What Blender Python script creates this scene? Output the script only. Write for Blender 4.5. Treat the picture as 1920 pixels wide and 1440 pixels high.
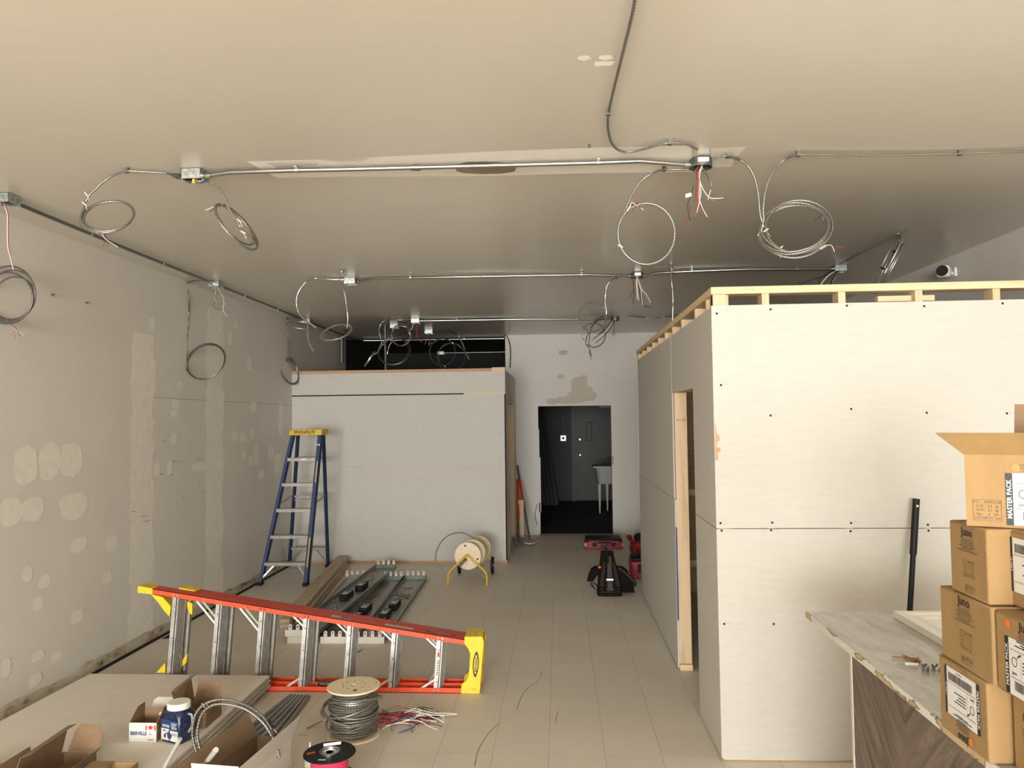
import bpy, math, random
from mathutils import Vector, Matrix, Euler
V = Vector
PI = math.pi
random.seed(7)
for o in list(bpy.data.objects):
    bpy.data.objects.remove(o)
scn = bpy.context.scene
COL = scn.collection

# ------------------------------------------------------------ camera, light, exposure
cd = bpy.data.cameras.new('camera')
cam = bpy.data.objects.new('camera', cd)
COL.objects.link(cam)
scn.camera = cam
cd.sensor_fit = 'HORIZONTAL'
cd.sensor_width = 36.0
cd.lens = 36.0 * 1420.4 / 1920
cd.clip_start = 0.05
yaw, pitch, roll = 0.0606, 0.0446, 0.0117
fw = V((-math.sin(yaw) * math.cos(pitch), math.cos(yaw) * math.cos(pitch), math.sin(pitch)))
rt = V((math.cos(yaw), math.sin(yaw), 0))
up = rt.cross(fw)
c_, s_ = math.cos(roll), math.sin(roll)
r2, u2 = rt * c_ - up * s_, rt * s_ + up * c_
cam.matrix_world = Matrix(((r2.x, u2.x, -fw.x, 0), (r2.y, u2.y, -fw.y, 0), (r2.z, u2.z, -fw.z, 1.83), (0, 0, 0, 1)))

w = bpy.data.worlds.new('world')
scn.world = w
w.use_nodes = True
w.node_tree.nodes['Background'].inputs[0].default_value = (0.9, 0.95, 1.0, 1)
w.node_tree.nodes['Background'].inputs[1].default_value = 0.6

def area(name, loc, rot, sx, sy, power, col=(1, 1, 1)):
    l = bpy.data.lights.new(name, 'AREA')
    l.shape = 'RECTANGLE'
    l.size, l.size_y, l.energy, l.color = sx, sy, power, col
    o = bpy.data.objects.new(name, l)
    o.location, o.rotation_euler = loc, rot
    COL.objects.link(o)
    return o
# daylight entering through the storefront glazing behind the camera
area('storefront_daylight', (-1.8, -8.85, 1.75), (math.radians(90), 0, 0), 2.6, 2.5, 1130, (1.0, 0.985, 0.95))
area('storefront_daylight', (1.4, -8.85, 1.75), (math.radians(90), 0, 0), 3.2, 2.5, 640, (1.0, 0.985, 0.95))

scn.view_settings.view_transform = 'Standard'
scn.view_settings.look = 'None'
scn.view_settings.exposure = 0.0
scn.view_settings.gamma = 1.0
scn.view_settings.use_curve_mapping = False
scn.cycles.use_denoising = True
scn.cycles.max_bounces = 8
scn.cycles.diffuse_bounces = 5
scn.cycles.glossy_bounces = 4
scn.cycles.caustics_reflective = False
scn.cycles.caustics_refractive = False

# ------------------------------------------------------------ materials
def new_mat(name):
    m = bpy.data.materials.new(name)
    m.use_nodes = True
    nt = m.node_tree
    return m, nt, nt.nodes['Principled BSDF']

def N(nt, t, **kw):
    n = nt.nodes.new(t)
    for k, v in kw.items():
        setattr(n, k, v)
    return n

def coords(nt, scale=(1, 1, 1), rot=(0, 0, 0), loc=(0, 0, 0), kind='Object'):
    tc = N(nt, 'ShaderNodeTexCoord')
    mp = N(nt, 'ShaderNodeMapping')
    mp.inputs['Scale'].default_value = scale
    mp.inputs['Rotation'].default_value = rot
    mp.inputs['Location'].default_value = loc
    nt.links.new(tc.outputs[kind], mp.inputs[0])
    return mp.outputs[0]

def noise(nt, vec, scale, detail=3, rough=.5, dist=0):
    n = N(nt, 'ShaderNodeTexNoise')
    n.inputs['Scale'].default_value = scale
    n.inputs['Detail'].default_value = detail
    n.inputs['Roughness'].default_value = rough
    n.inputs['Distortion'].default_value = dist
    nt.links.new(vec, n.inputs['Vector'])
    return n.outputs[0]

def ramp(nt, fac, stops):
    r = N(nt, 'ShaderNodeValToRGB')
    e = r.color_ramp.elements
    while len(e) < len(stops):
        e.new(.5)
    for k, (p, c) in enumerate(stops):
        e[k].position = p
        e[k].color = (c[0], c[1], c[2], 1) if not isinstance(c, (int, float)) else (c, c, c, 1)
    nt.links.new(fac, r.inputs[0])
    return r.outputs[0]

def mixc(nt, fac, a, b, mode='MIX'):
    m = N(nt, 'ShaderNodeMix', data_type='RGBA', blend_type=mode)
    for s, v in ((0, fac), (6, a), (7, b)):
        if hasattr(v, 'is_output'):
            nt.links.new(v, m.inputs[s])
        elif s == 0:
            m.inputs[0].default_value = v
        else:
            m.inputs[s].default_value = (v[0], v[1], v[2], 1)
    return m.outputs[2]

def bump(nt, b, h, strength=.2, dist=.002):
    n = N(nt, 'ShaderNodeBump')
    n.inputs['Strength'].default_value = strength
    n.inputs['Distance'].default_value = dist
    nt.links.new(h, n.inputs['Height'])
    nt.links.new(n.outputs[0], b.inputs['Normal'])

def sh(c, k):
    return tuple(min(1, x * k) for x in c)

def mat(name, col, rough=.6, metal=0, spec=.5, nscale=0, amt=.15, stretch=(1, 1, 1), bmp=0, bdist=.001, alpha=1, trans=0):
    m, nt, b = new_mat(name)
    b.inputs['Base Color'].default_value = (*col, 1)
    b.inputs['Roughness'].default_value = rough
    b.inputs['Metallic'].default_value = metal
    b.inputs['Specular IOR Level'].default_value = spec
    b.inputs['Transmission Weight'].default_value = trans
    b.inputs['Alpha'].default_value = alpha
    if nscale:
        v = coords(nt, stretch)
        f = noise(nt, v, nscale, 4, .6)
        nt.links.new(ramp(nt, f, [(.3, sh(col, 1 - amt)), (.7, sh(col, 1 + amt))]), b.inputs['Base Color'])
        if bmp:
            bump(nt, b, f, bmp, bdist)
    return m

def wood(name, c1, c2, axis=1, rough=.65, scale=6, knots=True, rot=(0, 0, 0)):
    m, nt, b = new_mat(name)
    st = [1, 1, 1]
    st[axis] = .06
    v = coords(nt, st, rot)
    f = noise(nt, v, scale * 4, 5, .65, 1.2)
    f2 = noise(nt, v, scale * 14, 3, .6)
    mx = mixc(nt, .35, f, f2)
    c = ramp(nt, mx, [(.3, c2), (.5, sh(c1, .97)), (.7, sh(c1, 1.06))])
    if knots:
        st2 = [1, 1, 1]
        st2[axis] = .45
        k = noise(nt, coords(nt, st2, rot, (3.3, 1.7, .4)), 5, 1, .3)
        kk = ramp(nt, k, [(.74, 0), (.8, 1)])
        c = mixc(nt, kk, c, sh(c2, .55))
    nt.links.new(c, b.inputs['Base Color'])
    b.inputs['Roughness'].default_value = rough
    bump(nt, b, f2, .15, .001)
    return m

M = {}
M['wall'] = mat('grey_wall_paint', (.70, .665, .61), .75, nscale=1.3, amt=.035)
M['wall_white'] = mat('white_wall_paint', (.68, .655, .62), .7, nscale=1.5, amt=.03)
M['compound'] = mat('joint_compound', (.80, .77, .69), .85, nscale=14, amt=.05, bmp=.2)
M['tanpatch'] = mat('tan_patch', (.56, .50, .43), .85, nscale=6, amt=.06)
M['greenpatch'] = mat('green_patch', (.47, .47, .38), .85, nscale=6, amt=.06)
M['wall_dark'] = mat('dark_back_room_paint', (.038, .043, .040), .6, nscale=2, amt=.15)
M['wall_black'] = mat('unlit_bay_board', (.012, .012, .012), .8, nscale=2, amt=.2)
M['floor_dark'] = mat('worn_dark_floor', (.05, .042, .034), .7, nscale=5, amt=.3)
M['gyp'] = mat('gypsum_board_paper', (.55, .535, .498), .85, spec=.2, nscale=7, amt=.03, stretch=(1, 1, 7), bmp=.06)
M['gypcore'] = mat('gypsum_core', (.66, .63, .57), .9, nscale=30, amt=.08)
M['gypback'] = mat('sheet_face_paper', (.76, .71, .63), .85, nscale=5, amt=.035, stretch=(1, 3, 1))
M['gypedge'] = mat('sheet_edge_paper', (.58, .545, .475), .85, nscale=16, amt=.12)
M['hole'] = mat('dark_gap', (.02, .017, .014), .8)
M['torn'] = mat('torn_brown_paper', (.48, .33, .21), .85, nscale=30, amt=.15)
M['lumber'] = wood('framing_lumber', (.72, .54, .33), (.52, .36, .20), 1)
M['lumber_x'] = wood('framing_lumber_across', (.74, .57, .36), (.55, .38, .22), 0)
M['lumber_z'] = wood('framing_lumber_upright', (.70, .53, .34), (.50, .35, .21), 2)
M['lumber_red'] = wood('reddish_plate_lumber', (.50, .31, .19), (.38, .22, .13), 0)
M['lumber_old'] = wood('weathered_lumber', (.50, .40, .27), (.33, .25, .16), 1, scale=4)
M['metal'] = mat('galvanised_steel', (.56, .58, .57), .32, 1, nscale=14, amt=.22)
M['boxmetal'] = mat('galvanised_box_steel', (.50, .53, .52), .38, .85, nscale=40, amt=.3)
M['boxdark'] = mat('dark_box_steel', (.16, .17, .16), .5, .7, nscale=40, amt=.3)
M['emtdull'] = mat('dull_conduit_steel', (.22, .225, .21), .4, .8)
M['emt'] = mat('bright_conduit_steel', (.44, .44, .42), .28, 1)
M['armor'] = mat('armored_cable_steel', (.44, .425, .39), .36, .85)
M['armor_dark'] = mat('armored_cable_dull_steel', (.20, .19, .17), .38, .8)
M['armor_groove_shade'] = mat('armored_cable_groove_shade', (.13, .125, .11), .5, .5)  # shadow between the armour ribs, painted as a darker colour on alternate rings
M['alu'] = mat('ladder_aluminium', (.62, .62, .61), .38, .85, nscale=18, amt=.22)
M['aludull'] = mat('dull_aluminium_tread', (.36, .34, .31), .5, .6, nscale=30, amt=.2)
M['whitemetal'] = mat('white_enamel', (.78, .75, .69), .4, nscale=10, amt=.04)
M['fixmetal'] = mat('grey_fixture_steel', (.33, .32, .29), .4, .45, nscale=6, amt=.22)
M['orange'] = mat('orange_fibreglass', (.78, .085, .025), .42, nscale=20, amt=.06)
M['orange_web'] = mat('dark_orange_fibreglass', (.60, .06, .03), .45, nscale=20, amt=.08)
M['yellow'] = mat('yellow_plastic', (.80, .56, .03), .45, nscale=12, amt=.1)
M['yellow_dirty'] = mat('scuffed_yellow_plastic', (.62, .42, .03), .6, nscale=26, amt=.35)
M['yellowpaint'] = mat('yellow_painted_tube', (.66, .42, .03), .4, nscale=20, amt=.12)
M['blue'] = mat('blue_fibreglass', (.018, .035, .105), .5, nscale=18, amt=.2)
M['black'] = mat('black_plastic', (.008, .008, .008), .5, spec=.25)
M['black2'] = mat('black_fabric', (.009, .007, .006), .9, spec=.15, nscale=30, amt=.3)
M['brownfabric'] = mat('brown_fabric', (.035, .02, .015), .9, spec=.15, nscale=30, amt=.2)
M['white'] = mat('white_plastic', (.82, .80, .75), .35)
M['label'] = mat('white_paper_label', (.66, .655, .64), .6)
M['ink'] = mat('black_ink', (.02, .02, .022), .6)
M['inkbrown'] = mat('faded_ink', (.14, .095, .05), .7)
M['inkblue'] = mat('dark_blue_ink', (.02, .045, .16), .5)
M['inkred'] = mat('red_ink', (.62, .03, .03), .5)
M['orangedot'] = mat('orange_sticker', (.80, .17, .03), .5)
M['card'] = mat('cardboard', (.295, .185, .078), .8, nscale=20, amt=.06, stretch=(1, 1, .3))
M['card2'] = mat('brown_cardboard', (.23, .147, .085), .85, nscale=12, amt=.08)
M['tape'] = mat('packing_tape', (.28, .17, .08), .25)
M['cardwhite'] = mat('white_coated_cardboard', (.58, .545, .48), .6, nscale=8, amt=.03)
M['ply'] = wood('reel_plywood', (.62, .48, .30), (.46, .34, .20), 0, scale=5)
M['plyface'] = mat('pale_particle_board', (.78, .66, .47), .7, nscale=60, amt=.14)
M['pvc'] = mat('grey_pvc', (.20, .205, .20), .4, nscale=20, amt=.1)
M['pvclight'] = mat('pale_grey_tube', (.47, .47, .43), .4)
M['redtool'] = mat('red_tool_plastic', (.30, .012, .015), .45, nscale=30, amt=.15)
M['redpole'] = mat('red_painted_pole', (.50, .05, .02), .5, nscale=30, amt=.2)
M['wr'] = mat('red_insulation', (.38, .018, .035), .35)
M['ww'] = mat('white_insulation', (.80, .76, .68), .35)
M['wk'] = mat('black_insulation', (.015, .015, .015), .35)
M['wg'] = mat('green_insulation', (.05, .22, .09), .35)
M['wb'] = mat('blue_insulation', (.03, .08, .20), .35)
M['wpink'] = mat('pink_insulation', (.72, .05, .14), .35)
M['copper'] = mat('copper_strap', (.36, .15, .07), .45, .4)
M['jar'] = mat('dark_blue_jar_contents', (.013, .022, .055), .25, nscale=60, amt=.7, bmp=.5, bdist=.004)
M['clear'] = mat('clear_plastic', (.85, .85, .82), .08, 0, alpha=.28)
M['glue'] = mat('cloudy_bottle', (.45, .44, .40), .3)
M['sinkwhite'] = mat('white_laundry_sink', (.50, .52, .50), .4)
M['sinkdull'] = mat('sink_leg', (.55, .55, .53), .5)
M['chrome'] = mat('chrome', (.8, .8, .8), .15, 1)
M['doorpaint'] = mat('dark_steel_door_paint', (.045, .043, .038), .5, nscale=4, amt=.2)

def ceiling_mat():
    m, nt, b = new_mat('semi_gloss_ceiling_paint')
    v = coords(nt, (1, 1, 1))
    f = noise(nt, v, .5, 3)
    f2 = noise(nt, coords(nt, (1.2, 9, 1)), 3.5, 4, .6)
    c = ramp(nt, mixc(nt, .3, f, f2), [(.35, (.68, .64, .56)), (.65, (.71, .67, .59))])
    nt.links.new(c, b.inputs['Base Color'])
    b.inputs['Roughness'].default_value = .27
    b.inputs['Specular IOR Level'].default_value = .5
    bump(nt, b, f2, .12, .004)
    return m
M['ceiling'] = ceiling_mat()
M['strip'] = mat('bare_white_ceiling', (.95, .93, .88), .7, nscale=4, amt=.04)
M['stripstain'] = mat('brown_ceiling_stain', (.30, .245, .175), .4, nscale=9, amt=.2)

def floor_mat():
    m, nt, b = new_mat('vinyl_tile_floor')
    T = .3048
    v = coords(nt, (1 / T, 1 / T, 1), loc=(.0784 / T, -4.208 / T, 0), kind='Object')
    sep = N(nt, 'ShaderNodeSeparateXYZ')
    nt.links.new(v, sep.inputs[0])
    ds = []
    fl = []
    for i in (0, 1):
        fr = N(nt, 'ShaderNodeMath', operation='FRACT')
        nt.links.new(sep.outputs[i], fr.inputs[0])
        pp = N(nt, 'ShaderNodeMath', operation='PINGPONG')
        pp.inputs[1].default_value = .5
        nt.links.new(sep.outputs[i], pp.inputs[0])
        ds.append(pp.outputs[0])
        fo = N(nt, 'ShaderNodeMath', operation='FLOOR')
        nt.links.new(sep.outputs[i], fo.inputs[0])
        fl.append(fo.outputs[0])
    lx = N(nt, 'ShaderNodeMath', operation='LESS_THAN')
    lx.inputs[1].default_value = .0050
    nt.links.new(ds[0], lx.inputs[0])
    ly = N(nt, 'ShaderNodeMath', operation='LESS_THAN')
    ly.inputs[1].default_value = .0030
    nt.links.new(ds[1], ly.inputs[0])
    lm = N(nt, 'ShaderNodeMath', operation='MAXIMUM')
    nt.links.new(lx.outputs[0], lm.inputs[0])
    nt.links.new(ly.outputs[0], lm.inputs[1])
    cb = N(nt, 'ShaderNodeCombineXYZ')
    nt.links.new(fl[0], cb.inputs[0])
    nt.links.new(fl[1], cb.inputs[1])
    wn = N(nt, 'ShaderNodeTexWhiteNoise', noise_dimensions='2D')
    nt.links.new(cb.outputs[0], wn.inputs[0])
    oc = coords(nt)
    n1 = noise(nt, oc, 1.1, 4, .6)
    n2 = noise(nt, oc, 90, 3, .7)
    n3 = noise(nt, coords(nt, (3, 14, 1)), 3, 5, .7)
    c = ramp(nt, n1, [(.3, (.66, .60, .51)), (.7, (.73, .67, .58))])
    c = mixc(nt, .35, c, ramp(nt, n2, [(.35, (.58, .53, .445)), (.65, (.78, .73, .635))]))
    c = mixc(nt, .03, c, wn.outputs[0])
    c = mixc(nt, ramp(nt, n3, [(.62, 0), (.78, .35)]), c, (.17, .145, .11))
    lf = mixc(nt, noise(nt, oc, 2.3, 2), (.15, .15, .15), (.9, .9, .9))
    lmul = N(nt, 'ShaderNodeMath', operation='MULTIPLY')
    nt.links.new(lm.outputs[0], lmul.inputs[0])
    nt.links.new(lf, lmul.inputs[1])
    c = mixc(nt, lmul.outputs[0], c, (.16, .135, .10))
    nt.links.new(c, b.inputs['Base Color'])
    b.inputs['Roughness'].default_value = .52
    b.inputs['Specular IOR Level'].default_value = .4
    return m
M['floor'] = floor_mat()

def base_mat():
    m, nt, b = new_mat('torn_baseboard_plaster')
    v = coords(nt, (1, .35, 1))
    f = noise(nt, v, 9, 6, .75)
    c = ramp(nt, f, [(.34, (.07, .045, .02)), (.40, (.30, .23, .14)), (.48, (.44, .39, .29)), (.7, (.56, .52, .44))])
    nt.links.new(c, b.inputs['Base Color'])
    b.inputs['Roughness'].default_value = .85
    bump(nt, b, f, .5, .01)
    return m
M['base'] = base_mat()

def counter_mat():
    m, nt, b = new_mat('marble_laminate')
    f = noise(nt, coords(nt, (3, .8, 1), (0, 0, .5)), 3.5, 6, .65, 1.5)
    c = ramp(nt, f, [(.3, (.31, .295, .27)), (.5, (.43, .415, .385)), (.62, (.50, .48, .45))])
    nt.links.new(c, b.inputs['Base Color'])
    b.inputs['Roughness'].default_value = .22
    return m
M['marble'] = counter_mat()

def chip_mat():
    m, nt, b = new_mat('chipped_laminate_edge')
    f = noise(nt, coords(nt, (1, .6, 2)), 9, 3, .6)
    c = ramp(nt, f, [(.54, (.64, .62, .58)), (.56, (.12, .08, .05)), (.585, (.46, .34, .21)), (.7, (.52, .40, .26))])
    nt.links.new(c, b.inputs['Base Color'])
    b.inputs['Roughness'].default_value = .6
    return m
M['chip'] = chip_mat()

def panel_mat():
    # grey-brown wood-look laminate in a chevron pattern
    m, nt, b = new_mat('chevron_wood_laminate')
    tc = N(nt, 'ShaderNodeTexCoord')
    sep = N(nt, 'ShaderNodeSeparateXYZ')
    nt.links.new(tc.outputs['Object'], sep.inputs[0])
    pp = N(nt, 'ShaderNodeMath', operation='PINGPONG')
    pp.inputs[1].default_value = .42
    nt.links.new(sep.outputs[1], pp.inputs[0])
    ad = N(nt, 'ShaderNodeMath', operation='ADD')
    nt.links.new(pp.outputs[0], ad.inputs[0])
    nt.links.new(sep.outputs[2], ad.inputs[1])
    cb = N(nt, 'ShaderNodeCombineXYZ')
    nt.links.new(ad.outputs[0], cb.inputs[0])
    nt.links.new(sep.outputs[1], cb.inputs[1])
    mp = N(nt, 'ShaderNodeMapping')
    mp.inputs['Scale'].default_value = (9, 1.6, 1)
    nt.links.new(cb.outputs[0], mp.inputs[0])
    f = noise(nt, mp.outputs[0], 2.2, 7, .72, 1.2)
    c = ramp(nt, f, [(.3, (.055, .038, .028)), (.48, (.135, .100, .078)), (.7, (.225, .180, .145))])
    nt.links.new(c, b.inputs['Base Color'])
    b.inputs['Roughness'].default_value = .5
    return m
M['chevron'] = panel_mat()

# ------------------------------------------------------------ mesh helpers
class MB:
    def __init__(s):
        s.v, s.f, s.m = [], [], []
    def add(s, vs, fs, mi=0, T=None):
        b = len(s.v)
        for p in vs:
            p = V(p)
            s.v.append(T @ p if T else p)
        for f in fs:
            s.f.append([i + b for i in f])
            s.m.append(mi)
        return s
    def box(s, x0, x1, y0, y1, z0, z1, mi=0, T=None):
        vs = [(x, y, z) for x in (x0, x1) for y in (y0, y1) for z in (z0, z1)]
        return s.add(vs, [(0, 1, 3, 2), (4, 6, 7, 5), (0, 4, 5, 1), (2, 3, 7, 6), (0, 2, 6, 4), (1, 5, 7, 3)], mi, T)
    def bar(s, p0, p1, w, h, mi=0, up=(0, 0, 1)):
        p0, p1 = V(p0), V(p1)
        d = (p1 - p0).normalized()
        u = V(up)
        a = d.cross(u)
        if a.length < 1e-4:
            a = d.cross(V((0, 1, 0)))
        a.normalize()
        b = a.cross(d)
        vs = []
        for p in (p0, p1):
            for i, j in ((-1, -1), (1, -1), (1, 1), (-1, 1)):
                vs.append(p + a * (w / 2 * i) + b * (h / 2 * j))
        return s.add(vs, [(3, 2, 1, 0), (4, 5, 6, 7), (0, 1, 5, 4), (1, 2, 6, 5), (2, 3, 7, 6), (3, 0, 4, 7)], mi)
    def tube(s, pts, r, n=8, mi=0, rib=0, step=None, cap=True):
        P = [V(p) for p in pts]
        if step:
            Q = [P[0]]
            acc = 0
            for a, b in zip(P, P[1:]):
                L = (b - a).length
                if L < 1e-7:
                    continue
                t = step - acc
                while t <= L:
                    Q.append(a.lerp(b, t / L))
                    t += step
                acc = L - (t - step)
            Q.append(P[-1])
            P = Q
        T0 = (P[1] - P[0]).normalized()
        a = T0.cross(V((0, 0, 1)))
        if a.length < .05:
            a = T0.cross(V((1, 0, 0)))
        a.normalize()
        vs, fs = [], []
        for i, p in enumerate(P):
            if i == 0:
                t = T0
            elif i == len(P) - 1:
                t = (P[i] - P[i - 1])
            else:
                t = (P[i + 1] - P[i - 1])
            if t.length < 1e-9:
                t = T0
            t = t.normalized()
            a = a - t * a.dot(t)
            if a.length < 1e-6:
                a = t.orthogonal()
            a.normalize()
            b = t.cross(a)
            rr = r * (1 - rib) if (rib and (i // 2) % 2) else r
            for k in range(n):
                an = 2 * PI * k / n
                vs.append(p + a * (rr * math.cos(an)) + b * (rr * math.sin(an)))
        for i in range(len(P) - 1):
            for k in range(n):
                k2 = (k + 1) % n
                fs.append((i * n + k, i * n + k2, (i + 1) * n + k2, (i + 1) * n + k))
        if rib:
            nb = len(s.v)
            s.add(vs, fs, mi)
            nf = len(fs)
            for i in range(len(P) - 1):
                if i % 2:
                    for k in range(n):
                        s.m[len(s.m) - nf + i * n + k] = mi + 1
            return s
        if cap:
            fs.append(tuple(range(n - 1, -1, -1)))
            fs.append(tuple((len(P) - 1) * n + k for k in range(n)))
        return s.add(vs, fs, mi)
    def lathe(s, prof, n=32, mi=0, T=None):
        vs, fs = [], []
        for r, z in prof:
            for k in range(n):
                a = 2 * PI * k / n
                vs.append((r * math.cos(a), r * math.sin(a), z))
        for i in range(len(prof) - 1):
            for k in range(n):
                k2 = (k + 1) % n
                fs.append((i * n + k, i * n + k2, (i + 1) * n + k2, (i + 1) * n + k))
        if prof[0][0] > 1e-6:
            fs.append(tuple(range(n - 1, -1, -1)))
        if prof[-1][0] > 1e-6:
            fs.append(tuple((len(prof) - 1) * n + k for k in range(n)))
        return s.add(vs, fs, mi, T)
    def ring(s, ro, ri, z0, z1, n=40, mi=0, T=None):
        vs, fs = [], []
        for r, z in ((ri, z0), (ro, z0), (ro, z1), (ri, z1)):
            for k in range(n):
                a = 2 * PI * k / n
                vs.append((r * math.cos(a), r * math.sin(a), z))
        for i in range(4):
            j = (i + 1) % 4
            for k in range(n):
                k2 = (k + 1) % n
                fs.append((i * n + k, i * n + k2, j * n + k2, j * n + k))
        return s.add(vs, fs, mi, T)
    def plate(s, poly, off, mi=0):
        poly = [V(p) for p in poly]
        off = V(off)
        n = len(poly)
        vs = poly + [p + off for p in poly]
        fs = [tuple(range(n - 1, -1, -1)), tuple(range(n, 2 * n))]
        for i in range(n):
            j = (i + 1) % n
            fs.append((i, j, j + n, i + n))
        return s.add(vs, fs, mi)
    def build(s, name, mats, parent=None, bevel=0, ang=38, origin=None):
        if not isinstance(mats, (list, tuple)):
            mats = [mats]
        if parent is not None:
            org = parent.get('_org')
            org = V(org) if org is not None else V((0, 0, 0))
        else:
            xs = [p.x for p in s.v]; ys = [p.y for p in s.v]; zs = [p.z for p in s.v]
            org = V(origin) if origin is not None else V(((min(xs) + max(xs)) / 2, (min(ys) + max(ys)) / 2, min(zs)))
        me = bpy.data.meshes.new(name)
        me.from_pydata([p - org for p in s.v], [], s.f)
        for m in mats:
            me.materials.append(M[m] if isinstance(m, str) else m)
        me.polygons.foreach_set('material_index', s.m)
        me.polygons.foreach_set('use_smooth', [True] * len(s.f))
        me.update()
        import bmesh
        bm = bmesh.new()
        bm.from_mesh(me)
        bmesh.ops.recalc_face_normals(bm, faces=bm.faces)
        bm.to_mesh(me)
        bm.free()
        me.set_sharp_from_angle(angle=math.radians(ang))
        o = bpy.data.objects.new(name, me)
        COL.objects.link(o)
        if parent is not None:
            o.parent = parent
            o['_org'] = tuple(org)
        else:
            o.location = org
            o['_org'] = tuple(org)
        if bevel:
            bv = o.modifiers.new('bevel', 'BEVEL')
            bv.width = bevel
            bv.segments = 2
            bv.limit_method = 'ANGLE'
            bv.angle_limit = math.radians(40)
        return o

def root(name, loc, label, cat, group=None):
    o = bpy.data.objects.new(name, None)
    o.location = loc
    o.empty_display_size = .1
    COL.objects.link(o)
    o['_org'] = tuple(loc)
    return tag(o, label, cat, group)

def tag(o, label, cat, group=None, kind=None):
    o['label'] = label
    if cat:
        o['category'] = cat
    if group:
        o['group'] = group
    if kind:
        o['kind'] = kind
    return o

def struct(o, label=None):
    o['kind'] = 'structure'
    if label:
        o['label'] = label
    return o

def smooth(pts, k=8):
    P = [V(p) for p in pts]
    if len(P) < 3:
        return P
    P = [P[0] * 2 - P[1]] + P + [P[-1] * 2 - P[-2]]
    out = []
    for i in range(1, len(P) - 2):
        a, b, c, d = P[i - 1], P[i], P[i + 1], P[i + 2]
        for j in range(k):
            t = j / k
            out.append(.5 * ((2 * b) + (c - a) * t + (2 * a - 5 * b + 4 * c - d) * t * t + (3 * b - a - 3 * c + d) * t ** 3))
    out.append(P[-2])
    return out

def frame(o, x, y):
    """matrix with origin o, x axis x, y axis y (z = x cross y)"""
    x = V(x).normalized()
    z = x.cross(V(y)).normalized()
    y = z.cross(x)
    return Matrix(((x.x, y.x, z.x, o[0]), (x.y, y.y, z.y, o[1]), (x.z, y.z, z.z, o[2]), (0, 0, 0, 1)))

_txt = {}
def text(mb, s, size, T, mi=0, bold=0, sx=1, shear=0):
    """flat lettering added to a mesh; T places its centre, x along the line"""
    key = (s, bold, shear)
    if key not in _txt:
        cu = bpy.data.curves.new('lettering', 'FONT')
        cu.body = s
        cu.size = 1
        cu.offset = bold
        cu.shear = shear
        cu.resolution_u = 2
        cu.align_x = 'CENTER'
        cu.align_y = 'CENTER'
        cu.fill_mode = 'FRONT'
        ob = bpy.data.objects.new('lettering', cu)
        COL.objects.link(ob)
        dg = bpy.context.evaluated_depsgraph_get()
        me = bpy.data.meshes.new_from_object(ob.evaluated_get(dg))
        _txt[key] = ([v.co.copy() for v in me.vertices], [tuple(p.vertices) for p in me.polygons])
        bpy.data.objects.remove(ob)
        bpy.data.curves.remove(cu)
        bpy.data.meshes.remove(me)
    vs, fs = _txt[key]
    mb.add([(v.x * size * sx, v.y * size, 0) for v in vs], fs, mi, T)

def rect(mb, T, x0, x1, y0, y1, z=0, mi=0):
    mb.add([(x0, y0, z), (x1, y0, z), (x1, y1, z), (x0, y1, z)], [(0, 1, 2, 3)], mi, T)

def dot(mb, T, x, y, r, z=0, mi=0, n=14, ry=None):
    ry = ry or r
    mb.add([(x + r * math.cos(2 * PI * k / n), y + ry * math.sin(2 * PI * k / n), z) for k in range(n)], [tuple(range(n))], mi, T)

# ------------------------------------------------------------ the room
CZ, XL, XR, XP, YF, YE, YB, YD = 3.138, -3.438, 3.303, .84, 4.165, 8.05, 9.6, 11.92
YW = -9.0            # storefront wall behind the camera
O3 = (0, 0, 0)
def slab(name, m, *b, **k):
    return struct(MB().box(*b).build(name, m, origin=O3, **k))
fl = slab('floor', 'floor', XL - .1, XR + .1, YW - .1, 12.05, -.1, 0)
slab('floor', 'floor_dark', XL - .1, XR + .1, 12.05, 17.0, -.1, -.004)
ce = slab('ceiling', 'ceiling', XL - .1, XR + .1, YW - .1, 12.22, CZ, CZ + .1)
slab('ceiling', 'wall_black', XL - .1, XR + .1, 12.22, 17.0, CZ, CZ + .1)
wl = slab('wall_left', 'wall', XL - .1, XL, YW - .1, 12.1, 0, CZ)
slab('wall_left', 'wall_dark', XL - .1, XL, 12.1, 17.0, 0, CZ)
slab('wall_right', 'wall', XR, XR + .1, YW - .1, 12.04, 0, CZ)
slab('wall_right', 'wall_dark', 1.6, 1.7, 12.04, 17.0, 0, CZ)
# storefront wall with its big opening
wf = MB()
wf.box(XL - .1, -3.15, YW - .1, YW, 0, CZ)
wf.box(3.15, XR + .1, YW - .1, YW, 0, CZ)
wf.box(-3.15, 3.15, YW - .1, YW, 0, .45)
wf.box(-3.15, 3.15, YW - .1, YW, 3.02, CZ)
struct(wf.build('wall_front', 'wall', origin=O3))
wi = MB()
for x in (-3.12, -1.05, 1.05, 3.12):
    wi.box(x - .03, x + .03, YW - .08, YW - .02, .45, 3.02)
wi.box(-3.15, 3.15, YW - .08, YW - .02, .45, .51).box(-3.15, 3.15, YW - .08, YW - .02, 2.96, 3.02)
struct(wi.build('window_1', 'metal', origin=O3))
# wall with the open doorway at the back
wb = MB()
DX0, DX1, DH = -.318, .822, 2.006
wb.box(-.824, DX0, YD, YD + .12, 0, CZ)
wb.box(DX1, XR + .1, YD, YD + .12, 0, CZ)
wb.box(DX0, DX1, YD, YD + .12, DH, CZ)
wback = struct(wb.build('wall_back', 'wall_white', origin=O3))
# the dark room behind it
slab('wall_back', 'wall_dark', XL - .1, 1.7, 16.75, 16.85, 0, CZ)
slab('wall_back', 'wall_black', XL, -.95, 14.9, 14.96, 2.2, CZ)

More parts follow.
